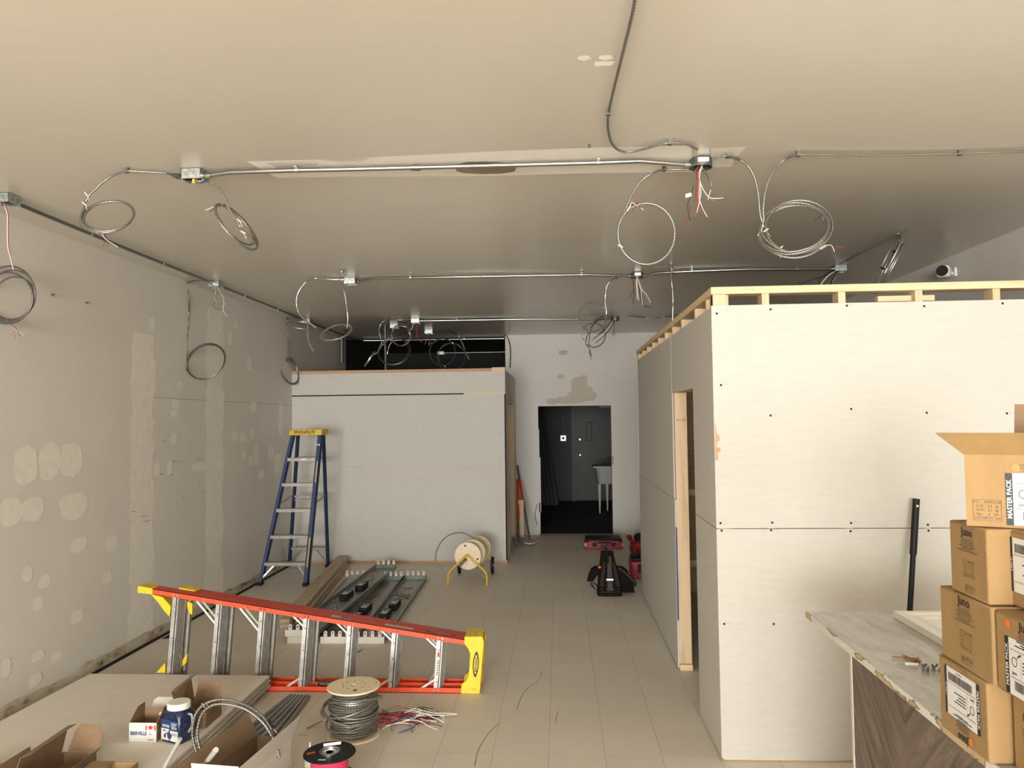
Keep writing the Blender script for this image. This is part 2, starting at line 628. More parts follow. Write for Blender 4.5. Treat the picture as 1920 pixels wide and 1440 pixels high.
def blob(cx, cy, w_, h_, n=16, j=.12, sq=.5):
    """irregular trowelled outline in a plane"""
    out = []
    for k in range(n):
        a = 2 * PI * k / n
        c, s = math.cos(a), math.sin(a)
        e = (abs(c) ** 4 + abs(s) ** 4) ** -.25
        r = (1 - sq) + sq * e
        r *= 1 + random.uniform(-j, j)
        out.append((cx + w_ / 2 * r * c, cy + h_ / 2 * r * s))
    return out
PATCHES = [(4.706, 1.562, 0.226, 0.257), (4.937, 1.573, 0.226, 0.259), (5.167, 1.571, 0.247, 0.233), (4.584, 1.277, 0.21, 0.167), (4.777, 1.27, 0.212, 0.16), (5.2, 1.238, 0.308, 0.188), (5.269, 0.956, 0.182, 0.106), (5.658, 0.908, 0.153, 0.13), (4.736, 0.858, 0.099, 0.096), (4.906, 0.777, 0.116, 0.085), (5.608, 0.655, 0.123, 0.088), (4.841, 0.642, 0.093, 0.084), (5.249, 0.453, 0.144, 0.09), (6.686, 2.158, 0.097, 0.078), (6.613, 1.992, 0.152, 0.086), (6.604, 1.906, 0.133, 0.067), (6.589, 1.682, 0.104, 0.105), (6.305, 1.421, 0.112, 0.109), (6.519, 1.42, 0.101, 0.122), (7.068, 1.399, 0.28, 0.076), (8.368, 1.987, 0.195, 0.12), (7.863, 1.669, 0.172, 0.102), (8.081, 1.652, 0.168, 0.104), (8.34, 1.687, 0.149, 0.108), (8.11, 1.453, 0.099, 0.093), (8.448, 1.436, 0.168, 0.242), (8.896, 1.446, 0.169, 0.165), (9.105, 1.299, 0.212, 0.247), (8.605, 1.213, 0.174, 0.098), (6.215, 2.66, 0.102, 0.118), (7.889, 2.866, 0.094, 0.08), (7.733, 2.712, 0.09, 0.157), (8.244, 2.467, 0.132, 0.155), (9.208, 1.853, 0.181, 0.396), (4.56, 0.322, 0.091, 0.115), (4.828, 0.156, 0.127, 0.086), (5.036, 0.239, 0.111, 0.065), (4.85, 0.304, 0.129, 0.07), (8.298, 1.378, 0.118, 0.107)]
TAPE1 = (5.940, 6.230, 2.566)
TAPE2 = (7.244, 7.561, 2.965)
for k, (y, z, a, b) in enumerate(PATCHES):
    mb = MB()
    o2 = blob(y, z, a, b, 18, .10, .6)
    mb.add([(XL + .0018 + k * .00002, p, q) for p, q in o2], [tuple(range(18))])
    mb.build('compound_patch', 'compound', wl)
for y0, y1, zt in (TAPE1, TAPE2):
    mb = MB()
    n = 44
    vs = []
    for i in range(n + 1):
        z = .06 + (zt - .06) * i / n
        e = .035 if i % 9 < 5 else .0
        vs.append((XL + .0012, y0 - random.uniform(0, .03) - e * .6, z))
        vs.append((XL + .0012, y1 + random.uniform(0, .03) + e, z))
    mb.add(vs, [(2 * i, 2 * i + 1, 2 * i + 3, 2 * i + 2) for i in range(n)])
    mb.build('taped_joint', 'compound', wl)
mb = MB()
a, b = [(-3.438,6.184,2.038),(-3.438,9.662,2.025)]
mb.add([(XL + .0009, a[1], a[2]), (XL + .0009, b[1], b[2]), (XL + .0009, b[1], b[2] + .003), (XL + .0009, a[1], a[2] + .003)], [(0, 1, 2, 3)])
mb.build('board_joint', 'inkbrown', wl)
for p in [(-3.438,4.941,2.701),(-3.438,5.316,2.703)]:
    MB().bar((XL - .01, p[1], p[2]), (XL + .035, p[1] - .03, p[2] + .005), .008, .008).build('wall_screw', 'boxdark', wl)
# scars on the lower wall
mb = MB()
for k in range(16):
    y, z = random.uniform(5.9, 7.2), random.uniform(1.0, 1.75)
    a = random.choice((0, 0, PI / 2)) + random.uniform(-.2, .2)
    l = random.uniform(.02, .07)
    d1 = V((0, math.cos(a), math.sin(a))) * l
    d2 = V((0, -math.sin(a), math.cos(a))) * .004
    c = V((XL + .0015, y, z))
    mb.add([c - d1, c + d1 - d2 * .4, c + d1 + d2 * .4, c - d1 + d2], [(0, 1, 2, 3)])
mb.build('scuff_marks', 'inkbrown', wl)
# left baseboard strip: broken plaster edge where the baseboard was torn off
mb = MB()
n = 150
vs = []
for i in range(n + 1):
    y = -3 + (9.58 + 3) * i / n
    zt = .072 + .008 * math.sin(i * .7) + random.uniform(-.012, .012)
    vs += [(XL + .001, y, zt + .012), (XL + .012, y, zt), (XL + .022, y, .012)]
for i in range(n):
    for j in (0, 1):
        mb.f.append([3 * i + j, 3 * i + 3 + j, 3 * i + 4 + j, 3 * i + 1 + j])
        mb.m.append(0)
mb.v = [V(p) for p in vs]
bl = struct(mb.build('baseboard_left', 'base', origin=O3), 'ragged brown strip of torn plaster along the foot of the left wall')
MB().box(XL + .001, XL + .05, -2, 9.58, .0005, .003).build('floor_gap', 'hole', bl)

# bare strip on the ceiling where a long light fitting was taken down
st = MB()
A = [(-1.551,3.676,3.138),(-1.067,3.682,3.138),(-0.365,3.649,3.138),(0.208,3.644,3.138),(0.66,3.657,3.138),(0.742,4.064,3.138),(0.227,4.032,3.138),(-0.404,4.024,3.138),(-1.147,3.961,3.138),(-1.493,3.945,3.138)]
n = len(A)
st.add([(p[0], p[1], CZ - .0015) for p in A], [tuple(range(n))])
st.build('unpainted_strip', 'strip', ce)
for k, (pts) in enumerate(([(-0.508,3.824,3.138),(-0.448,3.789,3.138),(-0.366,3.789,3.138),(-0.286,3.804,3.138),(-0.22,3.843,3.138),(-0.201,3.904,3.138),(-0.213,3.963,3.138),(-0.286,3.991,3.138),(-0.386,3.99,3.138),(-0.484,3.963,3.138),(-0.521,3.924,3.138)], [(-0.756,3.817,3.138),(-0.711,3.796,3.138),(-0.682,3.824,3.138),(-0.682,3.866,3.138),(-0.714,3.906,3.138),(-0.757,3.893,3.138)], [(-1.177,3.687,3.138),(-1.012,3.68,3.138),(-0.934,3.695,3.138),(-0.971,3.731,3.138),(-1.08,3.728,3.138)], [(-1.459,3.708,3.138),(-1.293,3.708,3.138),(-1.192,3.734,3.138),(-1.229,3.763,3.138),(-1.433,3.785,3.138)])):
    MB().add([(p[0], p[1], CZ - .0022 - k * .0002) for p in pts], [tuple(range(len(pts)))]).build('ceiling_stain', 'stripstain' if k < 2 else 'ceiling', ce)
pts = [(0.761,3.703,3.138),(0.934,3.697,3.138),(0.915,3.863,3.138),(0.929,3.995,3.138),(0.826,4.002,3.138)]
MB().add([(p[0], p[1], CZ - .002) for p in pts], [tuple(range(len(pts)))]).build('unpainted_strip', M['compound'], ce)
pts = [(-1.773,6.672,3.138),(0.678,6.796,3.138),(0.69,6.923,3.138),(-1.814,6.823,3.138)]
MB().add([(p[0], p[1], CZ - .002) for p in pts], [tuple(range(4))]).build('unpainted_strip', M['compound'], ce)
# small marks: patched anchor spot, holes
c = [(0.161,2.737,3.138)][0]
mb = MB()
for k in range(4):
    x, y = c[0] + random.uniform(-.05, .05), c[1] + random.uniform(-.03, .03)
    mb.add([(p, q, CZ - .0012 - k * .0003) for p, q in blob(x, y, .05, .04, 14, .25, .2)], [tuple(range(14))])
mb.build('rough_patch', 'strip', ce)
mb = MB()
for p in [(0.167,3.604,3.138),(0.168,3.633,3.138)]:
    dot(mb, Matrix.Translation((p[0], p[1], CZ - .002)), 0, 0, .006)
mb.build('screw_hole', 'hole', ce)

# patches on the white back wall
for q, m, wx, hz in (([(0.324,11.92,2.306),(0.38,11.92,2.163),(0.196,11.92,2.098),(0.051,11.92,2.469),(-0.097,11.92,2.085),(0.465,11.92,2.229),(0.409,11.92,2.389)], 'tanpatch', 0, 0), ([(0.09,11.92,2.847)], 'greenpatch', 0, 0)):
    dims = [(.24, .30), (.46, .16), (.42, .12), (.10, .08), (.18, .09), (.16, .16), (.10, .2)] if m == 'tanpatch' else [(.14, .07)]
    for k, p in enumerate(q):
        o2 = blob(p[0], p[2], dims[k][0], dims[k][1], 16, .06, 1)
        MB().add([(a, YD - .0015 - k * .0003, b) for a, b in o2], [tuple(range(16))]).build('wall_patch', m, wback)
# ragged edge and dangling thread on the doorway's left side
mb = MB()
for z0, z1, d in ((.02, .5, .015), (.35, 1.2, .028), (1.2, 1.65, .012)):
    mb.box(DX0 - .002, DX0 + d, YD - .004, YD + .1, z0, z1)
mb.build('broken_edge', 'wall_white', wback)
MB().tube(smooth([(-0.352,11.9,0.481),(-0.379,11.9,0.357),(-0.38,11.9,0.258),(-0.364,11.9,0.192),(-0.348,11.9,0.159)]), .004, 5).build('loose_wire', 'hole', wback)
MB().tube(smooth([(0.82,11.9,1.21),(0.844,11.9,1.168),(0.826,11.9,1.127),(0.851,11.9,1.094)]), .01, 5).build('broken_edge', 'torn', wback)

# ---- white partition box at the back left
pw = struct(MB().box(XL, -.68, YB + .012, YB + .1, 0, 2.42).build('wall_partition', 'lumber_x', origin=O3), 'drywalled partition across the back left')
XB = -.67
for i, (z0, z1) in enumerate(((.035, 1.222), (1.226, 2.135), (2.152, 2.425))):
    e = .0 if i < 2 else .004
    mb = MB().box(XL + .002, XB, YB - e, YB + .012, z0, z1, 0)
    if i == 2:
        mb.box(XL + .002, -1.2, YB + .003, YB + .005, z0 - .016, z0, 1)
    for x in (-3.3, -2.93, -2.52, -2.12, -1.72, -1.31, -.75):
        for zz in (z0 + .03, (z0 + z1) / 2 + random.uniform(-.05, .05), z1 - .03) if i < 2 else (z0 + .02, z1 - .03):
            dot(mb, frame((x, YB - .0012 - e, zz), (1, 0, 0), (0, 0, 1)), 0, 0, .004, mi=1, n=8)
    mb.build('gypsum_panel', ['gyp', 'hole'], pw)
MB().box(XL + .002, XB - .002, YB + .002, YB + .092, 0, .03).build('bottom_plate', 'lumber_red', pw)
MB().box(XL, -.84, YB + .002, YB + .092, 2.425, 2.465).build('top_plate', 'lumber_red', pw, bevel=.002)
MB().box(-.84, XB, YB - .002, YB + .092, 2.425, 2.475).build('top_plate', 'lumber_x', pw, bevel=.002)
# its side wall, with a framed opening
pw2 = struct(MB().box(XB - .1, XB - .012, YB + .1, 10.15, 0, 2.44).box(XB - .1, XB - .012, 10.15, 11.40, 2.03, 2.44).box(XB - .1, XB - .012, 11.40, YD, 0, 2.44).build('wall_partition', 'lumber', origin=O3))
MB().box(XB - .012, XB, YB + .0, 10.15, .02, 2.44).box(XB - .012, XB, 10.15, 11.40, 2.03, 2.44).box(XB - .012, XB, 11.40, YD, .02, 2.44).build('gypsum_panel', 'gypback', pw2)
MB().box(XB - .1, XB + .004, 11.365, 11.41, 0, 2.03).box(XB - .1, XB + .004, 10.15, 10.19, 0, 2.03).build('door_stud', 'lumber_z', pw2)

# ---- right-hand partition
pr = struct(MB().box(XP + .012, 3.30, YF + .012, YF + .10, .0, .05).build('wall_partition', 'lumber_x', origin=O3), 'bright drywalled partition front at the right')
mb1 = MB().box(XP, XR, YF, YF + .012, .012, 1.219, 0)
mb2 = MB().box(XP, XR, YF, YF + .012, 1.223, 2.428, 0)
for k, p in enumerate([(0.882,4.163,1.994),(0.869,4.163,2.384),(1.157,4.163,2.401),(1.561,4.163,2.413),(1.965,4.163,2.402),(2.37,4.163,2.408),(1.142,4.163,1.826),(1.566,4.163,1.856),(1.958,4.163,1.831),(2.369,4.163,1.823),(0.862,4.163,1.251),(1.135,4.163,1.253),(1.547,4.163,1.249),(1.943,4.163,1.239),(0.867,4.163,1.211),(1.128,4.163,1.213),(1.543,4.163,1.206),(1.945,4.163,1.208),(0.869,4.163,0.716),(1.129,4.163,0.717)]):
    b = mb1 if p[2] < 1.222 else mb2
    T = frame((p[0], YF - .0012, p[2]), (1, 0, 0), (0, 0, 1))
    dot(b, T, 0, 0, .0065, mi=1, n=10)
    if k % 3 == 0:
        dot(b, T, .02, .006, .0022, mi=1, n=6)
        dot(b, T, .034, .004, .0018, mi=1, n=6)
mb1.build('gypsum_panel', ['gyp', 'hole'], pr)
mb2.build('gypsum_panel', ['gyp', 'hole'], pr)
for pts in ([(0.843,4.163,1.784),(0.849,4.163,1.784),(0.854,4.163,1.735),(0.867,4.163,1.717),(0.87,4.163,1.694),(0.858,4.163,1.689),(0.852,4.163,1.66),(0.869,4.163,1.654),(0.874,4.163,1.634),(0.857,4.163,1.625),(0.859,4.163,1.591),(0.842,4.163,1.585)],):
    MB().add([(p[0], YF - .001, p[2]) for p in pts], [tuple(range(len(pts)))]).build('torn_paper', 'torn', pr)
MB().box(XP + .0, XR, YF - .001, YF + .1, 2.49, 2.53).build('top_plate', 'lumber_x', pr, bevel=.002)
xs = [XP + .0] + [(1.135,4.16,2.445),(1.541,4.16,2.448),(1.945,4.16,2.451),(2.348,4.16,2.453)]
for k, x in enumerate(xs):
    x = x + .013 if k == 0 else x[0] - .019
    MB().box(x, x + .038 + (.03 if k == 0 else 0), YF + .013, YF + .1, .05, 2.49).build('stud', 'lumber_z', pr)
for k, x in enumerate((1.75, 2.9)):
    MB().box(x, x + .3, YF + .06, YF + .098, 2.44, 2.47).build('blocking', 'lumber_x', pr)
# side wall with the door opening
ps = struct(MB().box(XP + .012, XP + .10, YF + .1, 4.73, 0, .04).box(XP + .012, XP + .1, 5.70, YE, 0, .04).build('wall_partition', 'lumber', origin=O3), 'long drywalled partition side with a narrow door opening')
D0, D1, DT = 4.785, 5.625, 2.0
def sidep(y0, y1, z0, z1):
    MB().box(XP, XP + .012, y0, y1, z0, z1).build('gypsum_panel', 'gyp', ps)
sidep(YF + .013, D0, .012, 1.219)
sidep(YF + .013, D0, 1.223, 2.42)
sidep(D0 + .003, D1 + .04, DT, 2.42)
sidep(D1 + .0, YE, .012, 1.219)
sidep(D1 + .043, YE, 1.223, 2.42)
MB().box(XP - .0012, XP, D1 + .036, D1 + .046, DT, 2.42).build('raw_edge', 'gypcore', ps)
MB().box(XP - .0015, XP, D1 - .001, D1 + .006, .02, DT).build('raw_edge', 'gypcore', ps)
MB().box(XP - .003, XP + .1, YE, YE + .012, 1.23, 2.42).build('raw_edge', 'gypcore', ps)
MB().box(XP + .012, XP + .10, YE + .002, YE + .09, 0, 2.49).build('stud', 'lumber_z', ps)
MB().box(XP + .012, XP + .10, D1, D1 + .038, .04, DT).build('door_jamb', 'lumber_z', ps, bevel=.002)
MB().box(XP + .008, XP + .10, D1 - .03, D1 + .08, .0, .04).build('door_jamb', 'lumber_x', ps, bevel=.002)
MB().box(XP + .012, XP + .10, D0 - .038, D0, .04, DT).build('door_jamb', 'lumber_z', ps)
MB().box(XP + .012, XP + .10, D0, D1, DT, DT + .04).build('door_head', 'lumber', ps)
MB().box(XP + .001, XP + .012, D1 - .002, D1 - .0005, .35, 1.02).build('blue_edge_tape', 'inkblue', ps)
MB().box(XP + .002, XP + .10, YF + .1, YE + .09, 2.49, 2.53).build('top_plate', 'lumber', ps, bevel=.002)
y = YF + .12
k = 0
for y in [4.20, 4.36, 4.72, 5.24, 5.66, 6.05, 6.45, 6.86, 7.27, 7.68]:
    z0 = .04 if (y < D0 - .03 or y > D1) else DT + .04
    MB().box(XP + .013, XP + .10, y, y + .038, z0, 2.49).build('stud', 'lumber_z', ps)
mb = MB()
for s in '3rnc:30':
    pass
text(mb, '3rn:30', .028, frame((XP + .058, D1 - .0015, 1.80), (1, 0, 0), (0, 0, 1)))
mb.build('pencil_note', 'inkbrown', ps)
# inner cross wall seen through the opening
MB().box(XP + .1, 3.3, YE + .0, YE + .09, 0, 2.49).build('inner_wall', 'lumber_x', ps)
MB().box(2.1, 2.2, YF + .2, YE, 0, 2.42).build('inner_wall', 'card2', ps)
for z in (.55, 1.15):
    MB().box(XP + .2, 2.1, 6.6, 6.64, z, z + .05).build('blocking', 'lumber_x', ps)

# ---- back room fittings
dr = struct(MB().box(.36, 1.28, 16.70, 16.75, .02, 2.16).build('door_1', 'doorpaint', origin=O3), 'dark steel rear door')
MB().box(.28, .36, 16.66, 16.75, 0, 2.2).box(1.28, 1.36, 16.66, 16.75, 0, 2.2).box(.28, 1.36, 16.66, 16.75, 2.16, 2.24).build('door_frame', 'doorpaint', dr)
for z in (1.34, 1.0):
    MB().lathe([(0, 0), (.026, 0), (.026, .03), (.015, .05), (0, .05)], 14, T=frame((.46, 16.70, z), (1, 0, 0), (0, 0, 1)) @ Matrix.Rotation(0, 4, 'X')).build('door_lock', 'chrome', dr)
MB().box(.60, .72, 16.68, 16.70, 1.30, 1.72).build('door_plate', 'doorpaint', dr, bevel=.01)
MB().box(.9, 1.2, 16.60, 16.70, 2.02, 2.10).build('door_closer', 'boxdark', dr)

# ------------------------------------------------------------ ladders
def text_ell(mb, T, w_, h_, s, mi_b, mi_w, mi_t):
    """black pointed oval with a pale inner oval and lettering"""
    mb.add([(w_ / 2 * math.cos(2 * PI * k / 28), h_ / 2 * math.copysign(abs(math.sin(2 * PI * k / 28)) ** 1.25, math.sin(2 * PI * k / 28)), 0) for k in range(28)], [tuple(range(28))], mi_b, T)
    mb.add([(w_ * .37 * math.cos(2 * PI * k / 28), h_ * .31 * math.copysign(abs(math.sin(2 * PI * k / 28)) ** 1.25, math.sin(2 * PI * k / 28)), .0004) for k in range(28)], [tuple(range(28))], mi_w, T)
    text(mb, s, h_ * .50, T @ Matrix.Translation((0, 0, .0008)), mi_t, .03, sx=w_ * .60 / (len(s) * h_ * .50 * .68), shear=.15)

LY = 5.10          # front face of the lying ladder
ol = root('orange_step_ladder', (-1.75, LY + .1, 0), 'orange fibreglass step ladder with yellow cap lying on its side on the floor', 'ladder')
sl = math.tan(math.radians(8.75))
def ztop(x):       # underside / top of the upper rail
    return .349 + (-.616 - x) * sl
th = math.radians(4.375)
def rail_u(x0, x1, y0, y1, name, d=.0):
    """upper rail: web on top, flanges hanging down at the two sides"""
    mb = MB()
    for a, b, hh, mi in ((y0, y0 + .004, .034, 0), (y1 - .004, y1, .034, 0), (y0, y1, .004, 1)):
        mb.add([(x0, a, ztop(x0) - hh - d), (x1, a, ztop(x1) - hh - d), (x1, a, ztop(x1) - d), (x0, a, ztop(x0) - d),
                (x0, b, ztop(x0) - hh - d), (x1, b, ztop(x1) - hh - d), (x1, b, ztop(x1) - d), (x0, b, ztop(x0) - d)],
               [(0, 1, 2, 3), (5, 4, 7, 6), (0, 4, 5, 1), (3, 2, 6, 7), (0, 3, 7, 4), (1, 5, 6, 2)], mi)
    return mb.build(name, ['orange', 'orange_web'], ol)
ru = rail_u(-2.84, -.60, LY, LY + .095, 'rail')
ru2 = rail_u(-2.66, -.62, LY + .10, LY + .185, 'rear_rail', .004)
def rail_l(x0, x1, y0, y1, name):
    mb = MB()
    mb.box(x0, x1, y0, y0 + .004, 0, .034).box(x0, x1, y1 - .004, y1, 0, .034).box(x0, x1, y0, y1, 0, .004, 1)
    return mb.build(name, ['orange', 'orange_web'], ol)
rail_l(-2.80, -.60, LY, LY + .095, 'rail')
rail_l(-2.62, -.62, LY + .10, LY + .185, 'rear_rail')
step_b = [(-2.705 + i * .3075) for i in range(7)]       # foot of each step on the floor rail
def on_axis(xb, z, dx=0):
    return xb + dx + (z) * math.tan(th) * 1.0
for i, xb in enumerate(step_b):
    # top of the step where it meets the upper rail
    zt = (.349 + (-.616 - xb) * sl - .03) / (1 + math.tan(th) * sl)
    st = MB()
    d = V((math.sin(th), 0, math.cos(th)))
    u = V((math.cos(th), 0, -math.sin(th)))
    p0 = V((xb, 0, .012))
    L = (zt - .012) / math.cos(th)
    def P(a, y, l):
        q = p0 + u * a + d * l
        return (q.x, y, q.z)
    # front lip
    st.plate([P(0, LY + .004, 0), P(.036, LY + .004, 0), P(.036, LY + .004, L), P(0, LY + .004, L)], (0, .004, 0), 0)
    # ribbed tread
    nr = 6
    tl = .27
    for j in range(nr):
        y0 = LY + .008 + j * .0135
        k_ = (y0 - LY) * tl
        st.plate([P(.028 + k_, y0, 0), P(.0375 + k_, y0, 0), P(.0375 + k_, y0, L), P(.028 + k_, y0, L)], tuple(u * (.0085 * tl) + V((0, .0085, 0))), 1 if j not in (0, 5) else 0)
    st.plate([P(.026, LY + .004, 0), P(.0325, LY + .004, 0), P(.0325, LY + .004, L), P(.026, LY + .004, L)], tuple(u * (.082 * tl) + V((0, .082, 0))), 2)
    st.plate([P(.0, LY + .084, 0), P(.05, LY + .084, 0), P(.05, LY + .084, L), P(.0, LY + .084, L)], (0, .003, 0), 0)
    so = st.build('step', ['alu', 'aludull', 'boxdark'], ol)
    rv = MB()
    for l in (.06, L - .07, L * .55):
        c = P(.018, LY + .0038, l)
        T = frame((c[0], c[1], c[2]), (1, 0, 0), (0, 0, 1))
        rv = MB()
        dot(rv, T, 0, 0, .005)
        rv.build('rivet', 'boxdark', so)
    if i == 6:
        lb = MB()
        T = frame(P(.018, LY + .0034, L * .55), u, d)
        rect(lb, T, -.010, .010, -.10, .075, 0, 0)
        rect(lb, T, -.007, .007, .04, .07, .0004, 1)
        for k in range(7):
            rect(lb, T, -.007, .007, -.08 + k * .015, -.074 + k * .015, .0004, 2)
        lb.build('safety_label', ['label', 'inkred', 'inkbrown'], so)
    if 0 < i:
        # diagonal braces under the upper rail and above the lower rail
        br = .14 if i < 3 else .06
        for yy, off in ((LY + .012, 0), (LY + .07, .0)):
            a = P(-.075 if i > 2 else -.14, yy, L + .004)
            b = P(.004, yy, L - br)
            MB().bar(a, b, .012, .005, up=(0, 1, 0)).build('brace', 'whitemetal' if i < 4 else 'alu', ol)
        a = P(-.085, LY + .012, .008)
        b = P(.004, LY + .012, .075)
        MB().bar(a, b, .014, .005, up=(0, 1, 0)).build('brace', 'alu', ol)
    if i < 4 or i == 6:
        # rear section spreader bar behind the step
        y0 = LY + .12
        if i < 4:
            MB().plate([P(.035, y0, .0), P(.075, y0, 0), P(.075, y0, L + .0), P(.035, y0, L + .0)], (0, .03, 0)).build('rear_bar', 'aludull', ol)
        else:
            MB().bar(P(-.05, y0, .02), P(.0, y0, .10), .014, .006, up=(0, 1, 0)).build('brace', 'aludull', ol)
# yellow gussets
gs = MB()
def zz(x):
    return ztop(x) - .032
g = [(-2.814,5.1,0.647),(-2.731,5.1,0.628),(-2.672,5.1,0.563),(-2.681,5.1,0.494),(-2.715,5.1,0.53),(-2.761,5.1,0.588)]
gs.plate([(p[0], LY + .006, p[2]) for p in g], (0, .08, 0))
gs.build('gusset', 'yellow', ol)
g = [(-2.708,5.1,0.185),(-2.708,5.1,0.117),(-2.772,5.1,0.116)]
MB().plate([(p[0], LY + .006, p[2]) for p in g], (0, .08, 0)).build('gusset', 'yellow', ol)
g = [(-2.604,5.17,0.579),(-2.566,5.17,0.561),(-2.569,5.17,0.484),(-2.588,5.17,0.495),(-2.604,5.17,0.539)]
MB().plate([(p[0], LY + .099, p[2]) for p in g], (0, .02, 0)).build('gusset', 'yellow', ol)
g = [(-2.598,5.17,0.218),(-2.609,5.17,0.152),(-2.658,5.17,0.108),(-2.635,5.17,0.174)]
MB().plate([(p[0], LY + .099, p[2]) for p in g], (0, .02, 0)).build('gusset', 'yellow', ol)
# feet
for z0, z1, nm in ((None, None, 'foot'), (0, 1, 'foot')):
    if z0 is None:
        fx0, fx1 = -2.905, -2.80
        mb = MB().plate([(fx0, LY - .004, ztop(fx0) - .044), (fx1, LY - .004, ztop(fx1) - .038), (fx1, LY - .004, ztop(fx1) + .003), (fx0 + .01, LY - .004, ztop(fx0) + .004), (fx0, LY - .004, ztop(fx0) - .004)], (0, .105, 0))
    else:
        mb = MB().plate([(-2.90, LY - .004, 0), (-2.79, LY - .004, 0), (-2.79, LY - .004, .04), (-2.89, LY - .004, .05)], (0, .105, 0))
    f = mb.build(nm, 'yellow', ol, bevel=.004)
MB().plate([(-2.69, LY + .098, ztop(-2.69) - .03), (-2.55, LY + .098, ztop(-2.55) - .034), (-2.55, LY + .098, ztop(-2.55) + .006), (-2.66, LY + .098, ztop(-2.66) + .008)], (0, .095, 0)).build('rear_foot', 'yellow', ol, bevel=.003)
# top cap
cap = MB()
d = V((math.sin(th), 0, math.cos(th)))
u = V((math.cos(th), 0, -math.sin(th)))
ht = .385
p0 = V((-.675, 0, 0.002))
def C2(a, l, y):
    q = p0 + u * a + d * l
    return V((q.x, y, max(.001, q.z)))
prof = [(0, 0), (.128, 0), (.128, .05), (.132, .35), (.132, ht - .03), (.118, ht), (.0, ht - .01), (0, ht - .055), (.03, ht - .09), (.045, ht - .12), (.045, .12), (.028, .085), (.0, .06)]
cap.plate([C2(a, l, LY - .008) for a, l in prof], (0, .018, 0))
cap.plate([C2(a, l, LY + .155) for a, l in prof], (0, .04, 0))
cap.plate([C2(a, l, LY + .01) for a, l in ((.07, .02), (.122, .02), (.126, ht - .012), (.07, ht - .02))], (0, .15, 0), 1)
cap.plate([C2(a, l, LY + .01) for a, l in ((.0, ht - .04), (.12, ht - .04), (.118, ht), (.0, ht - .01))], (0, .15, 0), 0)
cap.plate([C2(a, l, LY + .01) for a, l in ((.0, .0), (.128, 0), (.128, .03), (.0, .03))], (0, .15, 0), 0)
for y in (LY + .05, LY + .11):
    cap.plate([C2(a, l, y) for a, l in ((.12, .07), (.133, .09), (.133, .16), (.12, .18))], (0, .02, 0), 1)
    cap.plate([C2(a, l, y) for a, l in ((.12, .22), (.134, .24), (.134, .31), (.12, .33))], (0, .02, 0), 1)
hl = MB()
co = cap.build('top_cap', ['yellow', 'yellow_dirty'], ol, bevel=.004)
for a, y in ((.03, .04), (.075, .03), (.06, .09), (.09, .14), (.035, .13)):
    c = C2(a, ht + .0012 - .0007 * 0, LY + y)
    c.z = p0.z + (d * (ht - .01 + a * .1)).z - (a * math.sin(th)) + .0015
    hl = MB()
    dot(hl, Matrix.Translation(c), 0, 0, .006, n=10)
    hl.build('bolt_hole', 'hole', co)
em = MB()
c = C2(.088, .20, LY - .0095)
T = frame(c, -d, u)
text_ell(em, T, .172, .040, 'WERNER', 0, 1, 0)
em.build('maker_badge', ['ink', 'yellow'], co)
sc = MB()
c = C2(.08, .035, LY - .0095)
text(sc, '+ 420', .02, frame(c, u, d), 0)
sc.build('pen_marks', 'inkbrown', co)
# decals on the upper rail web
def web_T(x, y):
    return frame((x, LY + y, ztop(x) + .0008), (-math.cos(math.radians(8.75)), 0, math.sin(math.radians(8.75))), (0, -1, 0))
em = MB()
text_ell(em, web_T(-.815, .05), .22, .035, 'WERNER', 0, 1, 0)
em.build('maker_badge', ['ink', 'label'], ru)
for x, wd in ((-1.10, .19), (-1.50, .13)):
    lb = MB()
    T = web_T(x, .05)
    rect(lb, T, -wd / 2, wd / 2, -.022, .022, 0, 0)
    for k in range(4):
        for j in range(8):
            x0 = -wd / 2 + .01 + j * (wd - .02) / 8
            rect(lb, T, x0, x0 + (wd - .02) / 8 * random.uniform(.5, .85), -.016 + k * .009, -.012 + k * .009, .0004, 1)
    if x < -1.3:
        rect(lb, T, -wd / 2 + .004, -.0, -.016, .010, .0006, 2)
    lb.build('warning_label', ['label', 'inkbrown', 'inkblue'], ru)
rv = MB()
for i, xb in enumerate(step_b):
    for dx in (.004, .032, -.085):
        x = xb + .05 * (1 - i * .06) + dx
        for q in ((x, LY - .0012, ztop(x) - .017), (xb + dx, LY - .0012, .017)):
            rv = MB()
            dot(rv, frame(q, (1, 0, 0), (0, 0, 1)), 0, 0, .006, n=10)
            rv.build('rivet', 'chrome', ol)
MB().box(-1.66, -1.56, LY + .05, LY + .09, .03, .045).box(-1.66, -1.65, LY + .02, LY + .05, .005, .045).build('tool_clip', 'boxdark', ol)

# blue standing ladder
bl_ = root('blue_step_ladder', (-3.1, 9.0, 0), 'blue fibreglass step ladder with yellow top cap standing open by the white partition', 'ladder')
FL, FR, RL, RR = V((-3.345, 8.35, 0)), V((-2.82, 8.33, 0)), V((-3.40, 9.42, 0)), V((-2.90, 9.40, 0))
TL, TR = V((-3.105, 8.72, 1.66)), V((-2.775, 8.71, 1.66))
TL2, TR2 = V((-3.095, 8.86, 1.66)), V((-2.785, 8.85, 1.66))
def lrail(a, b, name, w_=.03, dpt=.075):
    mb = MB()
    a, b = V(a), V(b)
    mb.bar(a, b, w_ * .25, dpt, up=(0, 1, 0))
    mb.bar(a + V((0, -dpt / 2, 0)), b + V((0, -dpt / 2, 0)), w_, .005, up=(0, 1, 0))
    mb.bar(a + V((0, dpt / 2, 0)), b + V((0, dpt / 2, 0)), w_, .005, up=(0, 1, 0))
    return mb.build(name, 'blue', bl_)
lrail(FL, TL, 'rail', .034)
fr_ = lrail(FR, TR, 'rail', .042)
lrail(RL, TL2, 'rear_rail', .028, .05)
lrail(RR, TR2, 'rear_rail', .028, .05)
